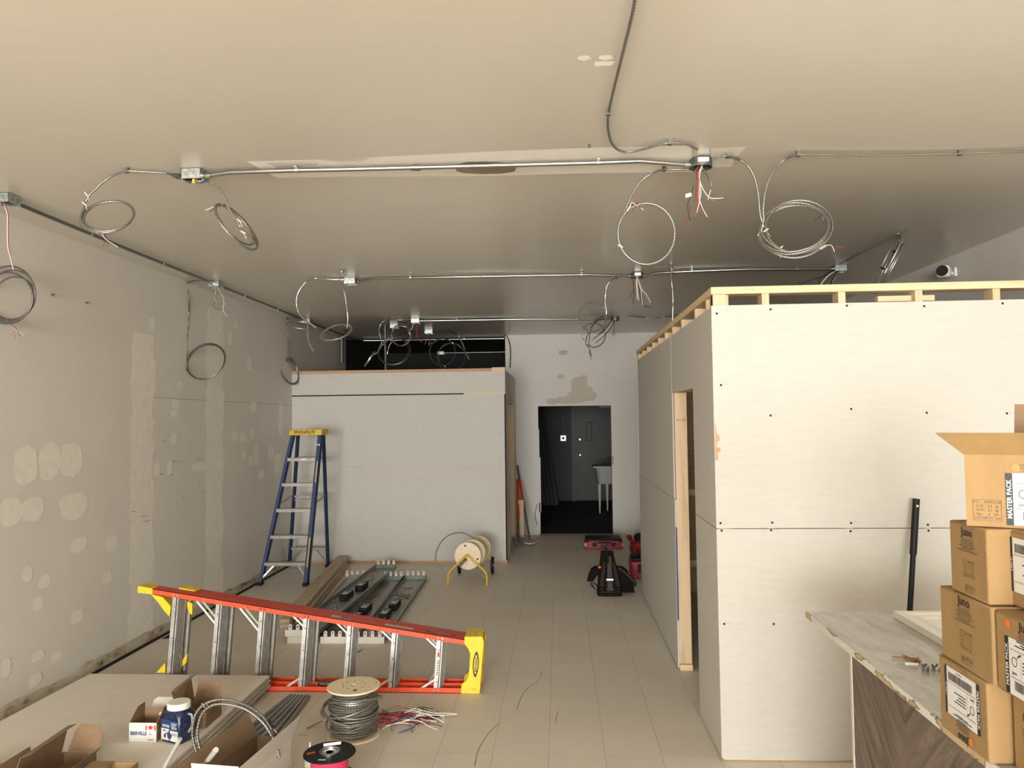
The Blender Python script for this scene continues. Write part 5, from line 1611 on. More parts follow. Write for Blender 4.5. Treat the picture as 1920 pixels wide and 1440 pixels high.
card_panel('flap', [(-2.50, 3.42, zf - .01), (-2.50, 3.76, zf), (-2.455, 3.76, zf + .012), (-2.47, 3.45, zf - .004)], 'card2', lc)
card_panel('flap', [(-2.50, 3.765, zr), (-2.335, 3.765, zr), (-2.325, 3.785, .255), (-2.345, 3.788, .26), (-2.348, 3.80, .292), (-2.455, 3.80, .294), (-2.478, 3.79, .26)], 'card2', lc)
card_panel('flap', [(-2.50, 3.375, zr), (-2.35, 3.375, zr), (-2.35, 3.36, .215), (-2.375, 3.36, .22), (-2.38, 3.35, .262), (-2.475, 3.35, .264)], 'card2', lc)
card_panel('flap', [(-2.35, 3.38, zr), (-2.35, 3.74, zr), (-2.315, 3.74, .205), (-2.315, 3.40, .205)], 'card2', lc)
l2 = root('open_carton', (-2.70, 3.5, ZS), 'mostly hidden brown carton side at the extreme left bottom edge', 'box')
tray(l2, -2.88, -2.56, 3.30, 3.62, ZS, ZS + .06, 'card2')
card_panel('flap', [(-2.56, 3.32, ZS + .06), (-2.56, 3.60, ZS + .06), (-2.60, 3.62, .255), (-2.60, 3.34, .255)], 'card2', l2)
rc = root('flat_carton', (-2.20, 3.52, ZS), 'low light brown carton with half closed lid, right of the notched carton', 'box')
rz = ZS + .055
tray(rc, -2.30, -2.075, 3.34, 3.66, ZS, rz, 'card')
card_panel('lid_panel', [(-2.30, 3.34, rz), (-2.19, 3.34, rz), (-2.19, 3.66, rz), (-2.30, 3.66, rz)], 'card', rc)

# large white-outside carton with cable, bottom centre
P1, P2 = [(-1.404,3.353,0.32),(-1.342,3.887,0.32)]
P3, P4 = [(-1.695,3.333,0.32),(-1.616,3.879,0.32)]
bc = root('open_carton', ((P1[0] + P3[0]) / 2, 3.7, 0), 'big open carton, white outside and brown inside, holding a cable loop', 'box')
r0, r1 = V(P1), V(P2)
l0, l1 = V(P3), V(P4)
dr_ = (r1 - r0).normalized()
dl_ = (l1 - l0).normalized()
r0 = r0 - dr_ * .12
l0 = l0 - dl_ * .10
rb = r1 - dr_ * .05
rb2 = V((rb.x - .03, rb.y, .22))
lb2 = [(-1.566,3.875,0.22)][0]
lb2 = V(lb2)
lf2 = lb2 + (l0 - l1)
lf2.z = .22
rf2 = r0 + V((-.03, 0, 0)); rf2.z = .22
card_panel('flap', [rf2, rb2, r1, r0], 'cardwhite', bc)
card_panel('side_panel', [V((rf2.x, rf2.y, .001)), V((rb2.x, rb2.y, .001)), rb2, rf2], 'cardwhite', bc)
card_panel('flap', [lf2, lb2, l1, l0], 'card2', bc)
card_panel('side_panel', [V((lf2.x, lf2.y, .001)), V((lb2.x, lb2.y, .001)), lb2, lf2], 'card2', bc)
card_panel('back_panel', [V((lb2.x, lb2.y, .001)), V((rb2.x, rb2.y, .001)), rb2, lb2], 'card2', bc)
card_panel('front_panel', [V((lf2.x, lf2.y, .001)), V((rf2.x, rf2.y, .001)), rf2, lf2], 'card2', bc)
card_panel('bottom_panel', [V((lf2.x, lf2.y, .002)), V((rf2.x, rf2.y, .002)), V((rb2.x, rb2.y, .002)), V((lb2.x, lb2.y, .002))], 'card2', bc)
q = [(-1.63,3.3,0.333),(-1.417,3.3,0.321),(-1.417,3.3,0.236),(-1.62,3.3,0.233)]
card_panel('flap', q, 'label', bc)
# cable standing in that carton
pts = [(-1.743,3.75,0.017),(-1.77,3.75,0.068),(-1.798,3.75,0.127),(-1.829,3.75,0.197),(-1.846,3.75,0.267),(-1.841,3.75,0.335),(-1.819,3.75,0.388),(-1.778,3.75,0.422),(-1.729,3.75,0.439),(-1.672,3.75,0.442),(-1.612,3.75,0.429),(-1.555,3.75,0.407),(-1.5,3.75,0.371),(-1.459,3.75,0.33),(-1.416,3.75,0.283)]
o = MB().tube(smooth(pts, 8), .0078, 9, rib=.2, step=.0042).build('armoured_cable', ['armor', 'armor_groove_shade'])
tag(o, 'thick armoured cable arching out of the big open carton', 'cable')
pts = [(-1.704,3.7,0.041),(-1.733,3.7,0.105),(-1.763,3.7,0.168),(-1.785,3.7,0.232),(-1.797,3.7,0.296),(-1.786,3.7,0.361),(-1.76,3.7,0.408),(-1.717,3.7,0.434),(-1.668,3.7,0.44),(-1.609,3.7,0.432),(-1.55,3.7,0.413),(-1.496,3.7,0.377),(-1.456,3.7,0.339),(-1.426,3.7,0.293),(-1.4,3.7,0.243),(-1.384,3.7,0.187)]
o2 = MB().tube(smooth(pts, 8), .0078, 9, rib=.2, step=.0042).build('armoured_cable', ['armor', 'armor_groove_shade'])
tag(o2, 'inner armoured cable of the arch over the big open carton', 'cable')
a, b = [(-1.456,3.72,0.352),(-1.429,3.72,0.311)]
MB().tube([V(a), V(b)], .016, 10).build('black_tape', 'wk', o)
o = MB().tube([(-1.489,3.236,0.42)] + [(-1.69,3.493,0.2)], .012, 14)
tag(o.build('plastic_tube', 'pvclight'), 'pale grey plastic tube sticking out of the big open carton', 'pipe')
o = MB().tube([(-1.846,3.627,0.3)] + [(-1.958,3.675,0.125)], .010, 12)
tag(o.build('plastic_tube', 'pvclight'), 'pale grey plastic tube leaning in front of the blue jar', 'pipe')

# ------------------------------------------------------------ far end of the room
# cable reel on its yellow stand
rl = root('cable_reel_stand', (-1.02, 8.6, 0), 'yellow tube stand on two black wheels carrying wooden reels', 'cable reel')
a0, a1 = V((-1.022, 8.35, .315)), V((-.955, 8.98, .30))
MB().tube([a0, a1], .012, 10).build('axle', 'metal', rl)
for sx in (-1, 1):
    MB().tube(smooth([(a0.x, 8.35, .33), (a0.x + sx * .03, 8.352, .305), (a0.x + sx * .18, 8.35, .165), (a0.x + sx * .205, 8.35, .135), (a0.x + sx * .214, 8.35, .10), (a0.x + sx * .214, 8.35, 0)], 6), .0125, 12).build('leg', 'yellowpaint', rl)
    MB().tube(smooth([(a0.x + sx * .20, 8.345, .13), (a0.x + sx * .175, 8.345, .125), (a0.x + sx * .172, 8.345, .095), (a0.x + sx * .205, 8.345, .085)], 5), .003, 6).build('wire_hook', 'yellowpaint', rl)
    MB().tube([(a1.x, 9.0, .30), (a1.x + sx * .165, 8.99, .135)], .0125, 10).build('rear_leg', 'yellowpaint', rl)
MB().tube([(a1.x - .22, 8.98, .102), (a1.x + .19, 8.98, .102)], .008, 8).build('wheel_axle', 'metal', rl)
for x in (-1.19, -.80):
    w2 = MB().lathe([(0, -.012), (.03, -.016), (.09, -.016), (.10, -.010), (.10, .010), (.09, .016), (.03, .016), (0, .012)], 28, 0, Matrix.Translation((x, 8.98, .10)) @ Matrix.Rotation(PI / 2, 4, 'Y'))
    wo = w2.build('wheel', 'black', rl)
    MB().ring(.066, .060, -.0175, .0175, 24, 0, Matrix.Translation((x, 8.98, .10)) @ Matrix.Rotation(PI / 2, 4, 'Y')).build('rim', 'boxmetal', wo)
def reel(t0, t1, R_, label, m1, drum_m, parent):
    A, B = a0.lerp(a1, t0), a0.lerp(a1, t1)
    d = (B - A).normalized()
    T = frame(A, V((0, 0, 1)).cross(d), d.cross(V((0, 0, 1)).cross(d)))
    L = (B - A).length
    for z in (0, L):
        f = MB().ring(R_, .012, z - .006, z + .006, 36, 0, T)
        f.build('flange', m1, parent)
    MB().ring(.06, .02, .006, L - .006, 20, 0, T).build('drum', drum_m, parent)
    return T
r1_ = root('wooden_reel', tuple(a0), 'pale round wooden reel facing the camera on the yellow stand', 'reel', None)
T = reel(.05, .42, .148, '', 'plyface', 'card', r1_)
mk = MB()
for k in range(3):
    a = PI / 2 - .25 + k * 2 * PI / 3
    dot(mk, T, .115 * math.cos(a), .115 * math.sin(a), .011, -.0066, 0)
mk.build('bolt_holes', 'hole', r1_)
mk = MB()
text(mk, '250', .042, frame(T @ V((0, 0, -.0068)) + V((.012, 0, -.065)), (1, 0, 0), (0, 0, 1)), 0, .0)
mk.build('red_marking', 'inkred', r1_)
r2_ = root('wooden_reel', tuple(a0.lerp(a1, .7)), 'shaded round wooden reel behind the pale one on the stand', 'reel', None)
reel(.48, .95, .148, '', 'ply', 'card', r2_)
o = MB().tube(smooth([a0.lerp(a1, .6) + V((.10, 0, .10))] + [(-0.935,8.7,0.374),(-0.989,8.7,0.453),(-1.038,8.7,0.489),(-1.124,8.7,0.52),(-1.21,8.7,0.514),(-1.296,8.7,0.478),(-1.371,8.7,0.405),(-1.421,8.7,0.302),(-1.428,8.7,0.211),(-1.41,8.7,0.138),(-1.343,8.7,0.078)], 8), .0085, 8).build('black_cable', 'pvc')
tag(o, 'dark cable springing in a wide arc off the wooden reel', 'cable')
o = MB().tube([(-1.031,8.33,0.291),(-1.108,8.33,0.21)], .014, 10).build('hand_crank', 'boxdark', rl)

# red tool cases
def tcase(nm, x0, x1, y0, y1, h, label, lid=True):
    r = root(nm, ((x0 + x1) / 2, (y0 + y1) / 2, 0), label, 'tool case')
    MB().box(x0, x1, y0, y1, 0, h).build('case_body', 'redtool', r, bevel=.012)
    MB().box(x0 + .01, x1 - .01, y0 + .02, y1, h, h + .035).build('lid', 'black', r, bevel=.012)
    for t in (.25, .75):
        x = x0 + (x1 - x0) * t
        l = MB().box(x - .03, x + .03, y0 - .012, y0 + .004, h * .35, h * .85).build('latch', 'black', r, bevel=.004)
    MB().tube(smooth([((x0 + x1) / 2 - .08, y0 - .005, h * .85), ((x0 + x1) / 2 - .07, y0 - .035, h * .92), ((x0 + x1) / 2 + .07, y0 - .035, h * .92), ((x0 + x1) / 2 + .08, y0 - .005, h * .85)], 4), .010, 8).build('handle', 'black', r)
    return r
t1 = tcase('tool_case', .345, .865, 10.62, 10.98, .105, 'red tool case with black lid lying flat in front of the back doorway')
MB().box(.345 - .006, .345 + .012, 10.62, 10.63, .04, .085).box(.865 - .012, .865 + .006, 10.62, 10.63, .04, .085).build('pale_corner', 'label', t1)
MB().box(.40, .81, 10.605, 10.62, .095, .115).build('red_rim', 'redtool', t1)
t2 = tcase('tool_case', .80, 1.20, 8.70, 9.05, .19, 'red tool case standing behind the black tool bag by the partition')
t2c = tag(MB().lathe([(0, .0), (.05, .0), (.06, .015), (.05, .035), (.02, .045), (0, .045)], 20, 0, Matrix.Translation((.86, 8.82, .225))).build('tape_roll', 'black'), 'small black roll on top of the rear red tool case', 'tape roll')
rv_ = root('red_power_tool', (1.02, 10.2, 0), 'red and black power tool half hidden behind the partition end', 'power tool')
MB().lathe([(0, 0), (.10, 0), (.13, .05), (.13, .16), (.09, .19), (0, .19)], 20, 0, Matrix.Translation((1.05, 10.2, 0))).build('tank', 'redtool', rv_)
MB().lathe([(0, .19), (.07, .19), (.08, .24), (.05, .28), (0, .29)], 20, 0, Matrix.Translation((1.05, 10.2, 0))).build('motor_head', 'black', rv_)
MB().bar((.93, 10.16, .20), (.90, 10.12, .26), .05, .04).build('red_nose', 'redtool', rv_)
MB().tube(smooth([(.93, 10.1, .16), (.90, 10.05, .12), (.91, 10.0, .06), (.95, 9.98, .05), (.97, 10.02, .12)], 5), .006, 6).build('bail_wire', 'metal', rv_)

# black tool bag
bg = root('tool_bag', (.505, 7.95, 0), 'black and brown tool bag with side pouches and tall handle', 'tool bag')
mb = MB()
def rr_(cx_, cy_, w_, d_, z):
    return [(cx_ + x, cy_ + y, z) for x, y, _ in rrect(w_, d_, min(w_, d_) * .4, 0)]
cxb, cyb = .500, 7.95
loft(mb, [rr_(cxb, cyb, .125, .10, 0), rr_(cxb + .0, cyb, .128, .11, .03), rr_(cxb, cyb, .118, .10, .10), rr_(cxb - .005, cyb + .02, .105, .085, .22), rr_(cxb - .012, cyb + .05, .075, .06, .34), rr_(cxb - .015, cyb + .06, .062, .045, .43)])
mb.build('bag_body', 'black2', bg)
mb = MB()
mb.plate([(cxb - .10, 7.845, .005), (cxb + .10, 7.845, .005), (cxb + .10, 7.84, .055), (cxb - .10, 7.84, .055)], (0, .02, 0)).build('base_tray', 'black', bg, bevel=.01)
for sx in (-1, 1):
    MB().plate([(cxb + sx * .085 - .025, 7.84, .10), (cxb + sx * .085 + .02, 7.84, .10), (cxb + sx * .045 + .01, 7.885, .34), (cxb + sx * .045 - .018, 7.885, .34)], (0, .012, 0)).build('brown_panel', 'brownfabric', bg)
MB().plate([(cxb - .028, 7.835, .06), (cxb + .028, 7.835, .06), (cxb + .018, 7.88, .40), (cxb - .02, 7.88, .40)], (0, .012, 0)).build('front_strap', 'black', bg)
MB().bar((cxb - .036, 7.842, .172), (cxb + .036, 7.842, .172), .006, .018, up=(0, 0, 1)).build('metal_buckle', 'metal', bg)
for x in (-.085, -.03, .03, .085):
    MB().lathe([(0, 0), (.005, 0), (0, .004)], 8, 0, Matrix.Translation((cxb + x, 7.838, .075)) @ Matrix.Rotation(PI / 2, 4, 'X')).build('rivet', 'chrome', bg)
for x in (-.012, .012):
    MB().lathe([(0, 0), (.005, 0), (0, .004)], 8, 0, Matrix.Translation((cxb + x, 7.862, .255)) @ Matrix.Rotation(PI / 2, 4, 'X')).build('rivet', 'chrome', bg)
mb = MB()
loft(mb, [rr_(cxb - .20, 7.93, .03, .03, .14), rr_(cxb - .17, 7.93, .045, .04, .20), rr_(cxb - .12, 7.94, .065, .05, .265), rr_(cxb - .10, 7.95, .05, .04, .285)]); mb.build('side_pouch', 'black2', bg)
mb = MB()
loft(mb, [rr_(cxb + .20, 7.97, .06, .04, .02), rr_(cxb + .15, 7.97, .085, .06, .12), rr_(cxb + .12, 7.97, .07, .06, .24), rr_(cxb + .10, 7.97, .04, .04, .28)]); mb.build('side_pouch', 'black2', bg)
MB().tube(smooth([(cxb + .10, 7.93, .27), (cxb + .19, 7.90, .20), (cxb + .25, 7.89, .13), (cxb + .235, 7.88, .10)], 6), .022, 8).build('shoulder_strap', 'black', bg)
MB().tube(smooth([(cxb - .012, 7.88, .33), (cxb - .02, 7.88, .42), (cxb - .035, 7.87, .48), (cxb - .05, 7.87, .505)], 6), .013, 8).build('handle_stem', 'black', bg)
MB().bar((cxb - .09, 7.87, .50), (cxb + .0, 7.87, .515), .02, .024).build('handle_grip', 'black', bg, bevel=.005)
MB().lathe([(0, -.014), (.012, -.010), (.017, 0), (.012, .010), (0, .014)], 12, 0, Matrix.Translation((cxb - .10, 7.87, .292))).build('orange_knob', 'orangedot', bg)
mb = MB()
for k in range(4):
    mb.tube(smooth([(cxb - .19 + .008 * k, 7.89, .15), (cxb - .195 + .006 * k, 7.885, .11), (cxb - .175 + .01 * k, 7.885, .09 - .01 * k)], 4), .005, 6)
mb.build('key_cluster', 'black', bg)
MB().tube(smooth([(cxb - .16, 7.89, .13), (cxb - .12, 7.885, .09), (cxb - .09, 7.88, .08)], 4), .007, 6).build('loop_strap', 'black', bg)

# conduit benders leaning in the corner
for k, (lo, hi, m, split, lab) in enumerate((
        ((-.595, 10.86, .05), (-.625, 11.45, .90), 'redpole', .35, 'red-handled conduit bender leaning in the corner by the doorway, shorter one'),
        ((-.43, 10.92, .06), (-.64, 11.62, 1.10), 'boxdark', .45, 'taller dark and red conduit bender leaning in the corner by the doorway'))):
    lo, hi = V(lo), V(hi)
    r = root('conduit_bender', tuple(lo), lab, 'conduit bender')
    q = lo.lerp(hi, split)
    MB().tube([lo, q], .016, 10).build('lower_pole', 'boxdark' if k else 'boxdark', r)
    q2 = lo.lerp(hi, .80) if k else hi
    MB().tube([q, q2], .019, 10).build('red_grip', 'redpole', r)
    if k:
        MB().tube([q2, hi], .016, 10).build('upper_pole', 'boxdark', r)
    mb = MB()
    pts = [(lo.x + .13 * math.cos(a) * (1 if k else .5), lo.y - .02, .125 + .10 * math.sin(a)) for a in [PI + PI * j / 10 for j in range(11)]]
    mb.tube(pts, .020, 8)
    mb.build('bender_shoe', 'metal' if k else 'boxdark', r)
    MB().bar(lo, (lo.x, lo.y - .02, .03), .035, .03).build('shoe_neck', 'redpole', r)
tag(MB().box(-.61, -.53, 11.2, 11.23, .0, .62).build('wood_offcut', 'lumber_z'), 'pale upright wood offcut behind the conduit benders', 'board')

# back room: sink, leaning boards, small box on the wall
sk = root('laundry_sink', (.93, 14.7, 0), 'white laundry sink on splayed legs in the dark back room', 'sink')
mb = MB()
loft(mb, [rr_(.96, 14.75, .22, .22, .55), rr_(.96, 14.75, .27, .27, .86)]); mb.build('basin', 'sinkwhite', sk, bevel=.01)
MB().box(.64, 1.26, 14.44, 15.06, .86, .895).build('rim', 'sinkwhite', sk, bevel=.01)
for x, y in ((.76, 14.54), (1.16, 14.54), (.93, 14.95), (1.16, 14.95)):
    mb = MB()
    loft(mb, [rr_(x, y, .012, .012, 0), rr_(x, y, .03, .03, .55)]); mb.build('leg', 'sinkdull', sk)
MB().tube(smooth([(.96, 14.98, .89), (.96, 14.98, 1.02), (.96, 14.85, 1.04), (.96, 14.80, .98)], 5), .012, 8).build('tap', 'boxdark', sk)
for k in range(5):
    x = -.42 + .085 * k
    o = MB().bar((x + .02, 15.9, 0), (x - .30, 16.6, 2.2), .07, .02, up=(0, 1, 0)).build('leaning_board', 'doorpaint')
    tag(o, ('leftmost', 'second from the left', 'middle', 'second from the right', 'rightmost')[k] + ' of the dark boards leaning inside the back doorway', 'board', 'dark boards leaning in the back room')
sb = root('switch_box', (.10, 16.74, 1.36), 'small bright metal switch box on the dark back wall', 'switch box')
MB().box(.04, .16, 16.69, 16.75, 1.31, 1.43).build('box_shell', 'metal', sb, bevel=.004)
mb = MB()
dot(mb, frame((.10, 16.688, 1.37), (1, 0, 0), (0, 0, 1)), 0, 0, .03)
mb.build('dark_opening', 'hole', sb)
MB().tube([(.10, 16.735, 1.43), (.10, 16.735, 3.1)], .012, 8).build('feed_pipe', 'boxmetal', sb)
MB().tube([(.06, 16.68, 1.37), (-.08, 16.66, 1.40)], .006, 5).build('stray_wire', 'hole', sb)

# ------------------------------------------------------------ counter and cartons
SX, SY, SZ = .935, 3.02, 1.07
ct = root('service_counter', (1.4, 1.8, 0), 'reception counter with pale marble laminate top and dark wood front', 'counter')
MB().plate([(SX + .012, SY, SZ - .020), (2.1, SY, SZ - .020), (2.1, .35, SZ - .020), (SX - .015, .35, SZ - .020)], (0, 0, .020)).build('countertop', 'marble', ct)
MB().plate([(SX + .006, SY + .004, SZ - .022), (SX + .011, SY + .004, SZ - .022), (SX - .016, .35, SZ - .022), (SX - .021, .35, SZ - .022)], (0, 0, .0225)).build('edge_band', 'chip', ct)
MB().box(SX + .02, SX + .04, .45, 2.60, 0, SZ - .022).build('front_panel', 'chevron', ct)
MB().box(SX + .018, SX + .05, 2.60, 2.615, 0, SZ - .022).build('panel_edge', 'gypedge', ct)
MB().box(SX + .04, 2.0, 2.57, 2.60, 0, SZ - .022).build('end_panel', 'chevron', ct)
# flat LED panel frame on the counter
lp_ = root('flat_panel_light', (1.55, 2.62, SZ), 'white flat square light panel lying on the counter', 'light panel')
mb = MB()
px0, px1, py0, py1 = 1.235, 1.84, 2.33, 2.935
z1 = SZ + .026
for (a, b, c, d_) in ((px0, px1, py1 - .03, py1), (px0, px1, py0, py0 + .03), (px0, px0 + .03, py0 + .03, py1 - .03), (px1 - .03, px1, py0 + .03, py1 - .03)):
    mb.box(a, b, c, d_, SZ + .001, z1)
mb.build('frame', 'white', lp_)
mb = MB()
n = 5
ins = [(.03, z1 - .001), (.045, z1 - .008), (.06, z1 - .004), (.075, z1 - .012), (.11, z1 - .016)]
for (i0, za), (i1, zb) in zip(ins, ins[1:]):
    for (p, q) in (((px0, py0), (px1, py0)), ((px1, py0), (px1, py1)), ((px1, py1), (px0, py1)), ((px0, py1), (px0, py0))):
        def ins_(c, d):
            return (c[0] + (d if c[0] == px0 else -d), c[1] + (d if c[1] == py0 else -d))
        a, b, c, e = ins_(p, i0), ins_(q, i0), ins_(q, i1), ins_(p, i1)
        mb.add([(a[0], a[1], za), (b[0], b[1], za), (c[0], c[1], zb), (e[0], e[1], zb)], [(0, 1, 2, 3)])
mb.add([(px0 + .11, py0 + .11, z1 - .016), (px1 - .11, py0 + .11, z1 - .016), (px1 - .11, py1 - .11, z1 - .016), (px0 + .11, py1 - .11, z1 - .016)], [(0, 1, 2, 3)])
mb.build('diffuser', 'white', lp_)
# screws and clips
def screw(a, b, label, m='copper'):
    a, b = V(a), V(b)
    r = root('screw', tuple(a), label, 'screw', 'screws on the countertop')
    MB().tube([a, b], .0022, 8).build('shank', m, r)
    d = (a - b).normalized()
    MB().tube([a, a + d * .003], .005, 10).build('head', m, r)
zz_ = SZ + .004
S1 = [(1.085,2.412,1.075),(1.064,2.469,1.075),(1.093,2.438,1.075),(1.023,2.457,1.075),(1.078,2.422,1.075),(1.058,2.447,1.075)]
screw(S1[0], S1[1], 'brown screw nearest the clips on the marble countertop')
screw(S1[2], S1[3], 'long thin brown screw with its tip pointing left on the countertop')
screw(S1[4], S1[5], 'brown screw lying between the two others on the countertop')
wa = [(1.008,2.384,1.077),(1.029,2.38,1.077),(1.066,2.376,1.077)]
r = root('wall_plug', wa[1], 'white plastic wall plug with grey screw on the countertop', 'wall plug')
MB().tube([V(wa[0]), V(wa[1])], .0022, 8).build('screw_shank', 'metal', r)
MB().tube([V(wa[1]), V(wa[1]).lerp(V(wa[2]), .7), V(wa[2])], .0045, 8).build('plug_sleeve', 'white', r)
for k, (q, lab) in enumerate((([(1.073,2.344,1.07)][0], 'small steel clip on the countertop, left of the other clip'), ([(1.103,2.34,1.07)][0], 'larger steel clip on the countertop touching the cartons'))):
    r = root('steel_clip', (q[0], q[1], SZ), lab, 'clip', 'steel clips on the countertop')
    w_ = .007 + .003 * k
    MB().box(q[0] - w_, q[0] + w_, q[1] - .012, q[1] + .012, SZ + .014, SZ + .016).box(q[0] - w_, q[0] - w_ + .002, q[1] - .012, q[1] + .012, SZ + .001, SZ + .016).box(q[0] + w_ - .002, q[0] + w_, q[1] - .012, q[1] + .008, SZ + .001, SZ + .016).build('clip_body', 'metal', r)
    MB().tube([(q[0], q[1], SZ + .014), (q[0], q[1], SZ + .020)], .004, 8).build('clip_screw', 'boxdark', r)

# broom leaning on the partition behind the counter
bm_ = root('broom', (1.66, 4.0, 0), 'black broom handle leaning against the bright partition behind the counter', 'broom')
p0_, p1_ = V((1.665, 3.93, .10)), V((1.868, 4.12, 1.38))
MB().tube([p0_, p0_.lerp(p1_, .80)], .0135, 14).build('pole', 'black', bm_)
q = p0_.lerp(p1_, .78)
dd = (p1_ - p0_).normalized()
MB().tube([q, q + dd * .02, p1_ - dd * .03, p1_ - dd * .008, p1_], .0175, 16).build('grip', 'black', bm_, bevel=0)
mb = MB()
dot(mb, frame(p1_ - dd * .035 + V((0, -.0185, 0)), (1, 0, 0), (0, 0, 1)), 0, 0, .006)
mb.build('hang_hole', 'whitemetal', bm_)
MB().box(1.50, 1.80, 3.86, 3.95, .06, .12).build('brush_head', 'black', bm_, bevel=.01)
MB().box(1.51, 1.79, 3.87, 3.94, .0, .06).build('bristles', 'black2', bm_)

# cartons of light fittings
def label_art(mb, T, w_, h_, flip=False):
    """white shipping label, black band with MASTER PACK; T origin at label centre"""
    if flip:
        T = T @ Matrix.Rotation(PI, 4, 'Z')
    rect(mb, T, -w_ / 2, w_ / 2, -h_ / 2, h_ / 2, 0, 0)
    rect(mb, T, -w_ / 2, -w_ / 2 + .013, -h_ / 2, h_ / 2, .0004, 1)
    text(mb, 'MASTER PACK', .0125, T @ Matrix.Translation((-w_ / 2 + .0065, 0, .0008)) @ Matrix.Rotation(PI / 2, 4, 'Z'), 0, .02, sx=h_ / .0125 / 8.6)
    rect(mb, T, w_ / 2 - .009, w_ / 2, -h_ / 2, h_ / 2, .0004, 1)
    text(mb, '12 VOLT', .008, T @ Matrix.Translation((w_ / 2 - .0045, 0, .0008)) @ Matrix.Rotation(PI / 2, 4, 'Z'), 0, .02)
    x0 = -w_ / 2 + .018
    text(mb, 'RF4 CANISTER', .008, T @ Matrix.Translation((.004, h_ / 2 - .010, .0005)), 1, .01)
    # line drawing of a ring downlight
    TT = T @ Matrix.Translation((x0 + .014, h_ * .10, .0005))
    mb.ring(.009, .0075, 0, .0002, 20, 1, TT @ Matrix.Diagonal((1, 1.1, 1, 1)))
    rect(mb, TT @ Matrix.Rotation(.8, 4, 'Z'), .008, .026, -.0006, .0006, 0, 1)
    rect(mb, TT @ Matrix.Translation((.017, .016, 0)) @ Matrix.Rotation(.5, 4, 'Z'), -.006, .006, -.002, .002, 0, 2)
    text(mb, 'Juno', .009, T @ Matrix.Translation((x0 + .013, -h_ * .10, .0005)), 1, .02)
    rect(mb, T, x0 + .034, x0 + .0346, -.02, h_ * .3, .0005, 2)
    for k in range(4):
        rect(mb, T, x0 + .040, x0 + .040 + .05 - .009 * (k % 3), .016 - k * .007, .0185 - k * .007, .0005, 1)
    rect(mb, T, x0, w_ / 2 - .012, h_ * .30, h_ * .31, .0005, 2)
    rect(mb, T, x0, w_ / 2 - .012, -h_ * .19, -h_ * .18, .0005, 2)
    x = x0 + .012
    rr = random.Random(4)
    while x < w_ / 2 - .02:
        b = rr.choice((.0012, .0018, .003))
        rect(mb, T, x, x + b, -h_ / 2 + .012, -h_ * .23, .0005, 1)
        x += b + rr.choice((.001, .0016))
    text(mb, '190887003', .006, T @ Matrix.Translation((.01, -h_ / 2 + .006, .0005)), 1)

def print_art(mb, T, s=1.0, top=True):
    """brown printing: Juno name, address lines, data box and handling symbols"""
    text(mb, 'Juno', .026 * s, T @ Matrix.Translation((0, .060 * s, 0)), 0, .03)
    for k, (wd, dx) in enumerate(((.040, 0), (.060, 0), (.052, 0), (.07, 0), (.045, 0), (.085, 0))):
        rect(mb, T, (-wd / 2) * s, (wd / 2) * s, (.042 - k * .0055) * s, (.0445 - k * .0055) * s, 0, 1)
def data_art(mb, T, s=1.0):
    W_, H_ = .058 * s, .050 * s
    for (a, b, c, d) in ((-W_ / 2, W_ / 2, -H_ / 2, -H_ / 2 + .0008), (-W_ / 2, W_ / 2, H_ / 2 - .0008, H_ / 2), (-W_ / 2, -W_ / 2 + .0008, -H_ / 2, H_ / 2), (W_ / 2 - .0008, W_ / 2, -H_ / 2, H_ / 2)):
        rect(mb, T, a, b, c, d, 0, 1)
    for k, ln in enumerate(('P.O.:    NA4121.68', 'G.W.:   2.9   kg', 'N.W.:   2.1   kg', 'Qty.:     6    pcs', '313*208*177  mm')):
        text(mb, ln, .0088 * s, T @ Matrix.Translation((0, (.019 - .0095 * k) * s, 0)), 1, .012, sx=.82)
def symbol_art(mb, T, s=1.0):
    for k in range(3):
        cx_ = (-.016 + .016 * k) * s
        for (a, b, c, d) in ((-.007, .007, -.009, -.0083), (-.007, .007, .0083, .009), (-.007, -.0063, -.009, .009), (.0063, .007, -.009, .009)):
            rect(mb, T, cx_ + a * s, cx_ + b * s, c * s, d * s, 0, 1)
        if k == 0:
            rect(mb, T, cx_ - .003 * s, cx_ + .003 * s, -.005 * s, .006 * s, 0, 1)
        elif k == 1:
            mb.add([(cx_ - .004 * s, .006 * s, 0), (cx_, -.001 * s, 0), (cx_ + .004 * s, .006 * s, 0)], [(0, 1, 2)], 1, T)
            rect(mb, T, cx_ - .0005 * s, cx_ + .0005 * s, -.006 * s, 0, 0, 1)
        else:
            mb.add([(cx_ - .005 * s, .001 * s, 0), (cx_ + .005 * s, .001 * s, 0), (cx_, .006 * s, 0)], [(0, 1, 2)], 1, T)
            rect(mb, T, cx_ - .0005 * s, cx_ + .0005 * s, -.006 * s, .001 * s, 0, 1)

CG = 'cardboard cartons stacked on the counter'
def carton(x0, y0, y1, z0, h, label, art, wx=.313, rot=0, tape=True):
    """closed carton; its left face looks towards -x"""
    r = root('carton', (x0 + wx / 2, (y0 + y1) / 2, z0), label, 'carton', CG)
    W_ = (y1 - y0)
    TR_ = Matrix.Translation((x0, y1, z0)) @ Matrix.Rotation(rot, 4, 'Z')
    mb = MB().box(0, wx, -W_, 0, 0.001, h, 0, TR_)
    mb.build('carton_body', 'card', r, bevel=.005)
    F = TR_ @ frame((-.0007, -W_ / 2, h / 2), (0, -1, 0), (0, 0, 1))
    if tape:
        mb = MB()
        rect(mb, F, -.022, .022, h / 2 - .055, h / 2 - .004, .0002, 0)
        rect(mb, TR_, .004, wx, -W_ / 2 - .022, -W_ / 2 + .022, h + .0006, 0)
        mb.build('tape_strip', 'tape', r)
    art(F, r, W_, h)
    return r
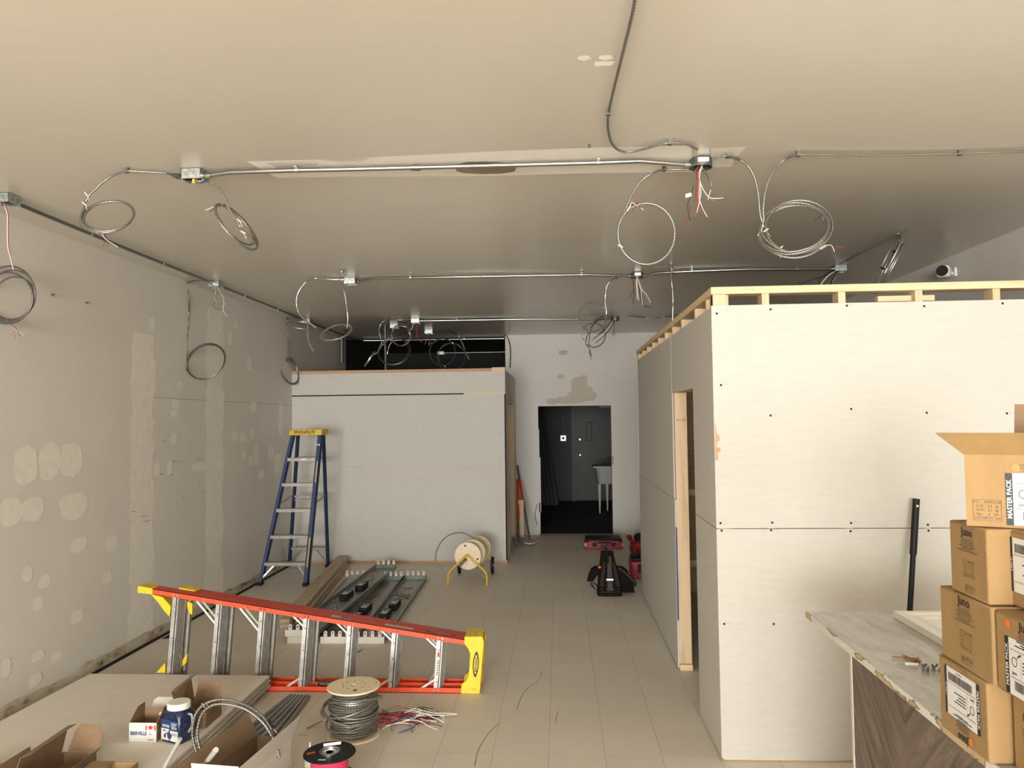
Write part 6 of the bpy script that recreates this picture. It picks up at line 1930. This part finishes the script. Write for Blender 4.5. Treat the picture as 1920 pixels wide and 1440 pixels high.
def art_label(F, r, W_, h, flip=False, dx=0, dy=.01, w_=.15, lh=.115, dot_=(.05, -.07), jy=None):
    F = F @ Matrix.Translation((0, 0, .0006))
    mb = MB()
    label_art(mb, F @ Matrix.Translation((dx, dy, 0)), w_, lh, flip)
    mb.build('shipping_label', ['label', 'ink', 'inkbrown'], r)
    mb = MB()
    dot(mb, F, dot_[0], dot_[1], .0085, .0004, 0, 20)
    mb.build('orange_sticker', 'orangedot', r)
    mb = MB()
    sgn = -1 if flip else 1
    T = F @ Matrix.Translation((0, sgn * (.004 if not flip else .016), 0))
    if flip:
        T = T @ Matrix.Rotation(PI, 4, 'Z')
    print_art(mb, T @ Matrix.Translation((0, .002 if flip else .008, 0)), .95)
    mb.build('printing', ['ink', 'inkbrown'], r)
def art_print(F, r, W_, h, s=1.0):
    F = F @ Matrix.Translation((0, 0, .0006))
    mb = MB()
    print_art(mb, F @ Matrix.Translation((0, .006, 0)), s)
    data_art(mb, F @ Matrix.Translation((.004, -.018, 0)), s * .82)
    symbol_art(mb, F @ Matrix.Translation((.006, -.062, 0)), s)
    mb.build('printing', ['ink', 'inkbrown'], r)
H_ = .174
X0 = .917
carton(X0, 1.727, 1.936, SZ + .0, H_, 'lowest carton at the back left of the stack, label upside down', lambda F, r, W_, h: art_label(F, r, W_, h, True, .002, .016, .150, .112, (.035, -.068)))
carton(X0 + .045, 1.50, 1.715, SZ + .0, H_, 'lowest carton nearest the camera, at the bottom right corner', lambda F, r, W_, h: art_label(F, r, W_, h, False, .018, -.018, .17, .125, (-.045, .068)))
carton(X0 + .0, 1.697, 1.918, SZ + H_ + .001, H_ - .006, 'second-level carton at the back left, printed face without label', lambda F, r, W_, h: art_print(F, r, W_, h, 1.05))
carton(X0 + .004, 1.475, 1.692, SZ + H_ + .001, H_ - .008, 'second-level carton nearer the camera, white label and orange dot', lambda F, r, W_, h: art_label(F, r, W_, h, False, .012, -.018, .17, .115, (-.060, .066)))
z3 = SZ + 2 * H_ - .004
carton(X0 + .0, 1.705, 1.862, z3, H_ - .010, 'third-level narrow carton with faint printing, left of the labelled one', lambda F, r, W_, h: art_print(F, r, W_, h, .95), wx=.25)
carton(X0 + .05, 1.52, 1.722, z3, H_ - .012, 'third-level carton at the right edge with upside down label', lambda F, r, W_, h: art_label(F, r, W_, h, True, -.01, .01, .15, .115, (.06, -.07)))
# open carton on top, turned towards the camera
z4 = z3 + H_ - .008
oc = root('carton', (1.05, 1.65, z4), 'topmost open carton with flared flaps and MASTER PACK label', 'carton', CG)
rot = math.radians(-28)
TR_ = Matrix.Translation((.9, 1.75, z4)) @ Matrix.Rotation(rot, 4, 'Z')
w4, d4, h4 = .34, .20, .158
def tp(name, pts, m):
    return card_panel(name, [TR_ @ V(p) for p in pts], m, oc)
tp('front_panel', [(0, 0, 0), (w4, 0, 0), (w4, 0, h4), (0, 0, h4)], 'card')
tp('side_panel', [(0, 0, 0), (0, d4, 0), (0, d4, h4), (0, 0, h4)], 'card')
tp('side_panel', [(w4, 0, 0), (w4, d4, 0), (w4, d4, h4), (w4, 0, h4)], 'card')
tp('back_panel', [(0, d4, 0), (w4, d4, 0), (w4, d4, h4), (0, d4, h4)], 'card')
tp('bottom_panel', [(0, 0, .001), (w4, 0, .001), (w4, d4, .001), (0, d4, .001)], 'card')
tp('flap', [(0, 0, h4), (w4, 0, h4), (w4 + .04, -.045, h4 + .048), (-.052, -.045, h4 + .048)], 'card')
tp('flap', [(.10, d4, h4), (w4, d4, h4), (w4, d4 + .01, h4 + .11), (.105, d4 + .01, h4 + .11)], 'card2')
F = TR_ @ frame((0, -.0042, 0), (1, 0, 0), (0, 0, 1))
mb = MB()
label_art(mb, F @ Matrix.Translation((.16, .062, 0)), .17, .112)
mb.build('shipping_label', ['label', 'ink', 'inkbrown'], oc)
mb = MB()
dot(mb, F, .094, .130, .0085, .0004, 0, 20)
mb.build('orange_sticker', 'orangedot', oc)
mb = MB()
data_art(mb, F @ Matrix.Translation((.040, .036, 0)), .92)
for k in range(3):
    rect(mb, F, .088 + .02 * (k == 0), .17, .122 + k * .006, .1245 + k * .006, 0, 1)
mb.build('printing', ['ink', 'inkbrown'], oc)

# scuffs on the floor and scraps
for pts in ([(-0.145,5.538,0.001),(-0.154,5.425,0.001),(-0.181,5.317,0.001),(-0.225,5.233,0.001),(-0.26,5.112,0.001),(-0.277,4.96,0.001),(-0.287,4.826,0.001)], [(-0.374,4.616,0.001),(-0.402,4.568,0.001),(-0.434,4.46,0.001),(-0.456,4.344,0.001),(-0.469,4.207,0.001),(-0.467,4.055,0.001)], [(-0.03,4.825,0.001),(-0.045,4.634,0.001)]):
    P = smooth(pts, 6)
    mb = MB()
    for a, b in zip(P, P[1:]):
        d = (b - a).normalized().cross(V((0, 0, 1))) * .0016
        mb.add([a - d, b - d, b + d, a + d], [(0, 1, 2, 3)])
    mb.build('floor_scratch', 'inkbrown', fl)
tag(MB().plate([(-1.63,5.959,0.002),(-1.58,6.043,0.002),(-1.593,5.947,0.002)], (0, 0, .002)).build('cardboard_scrap', 'pvc'), 'small grey scrap on the floor just behind the orange ladder', 'scrap')
tag(MB().plate([(-3.366,6.283,0.002),(-3.366,6.523,0.002),(-3.249,6.317,0.002)], (0, 0, .002)).build('black_scrap', 'black'), 'black triangular scrap on the floor behind the ladder foot', 'scrap')
tag(MB().plate([(-3.364,9.365,0.002),(-3.26,9.399,0.002),(-3.208,9.134,0.002),(-3.303,9.102,0.002)], (0, 0, .002)).build('paper_scrap', 'label'), 'pale paper scrap on the floor under the blue ladder', 'scrap')
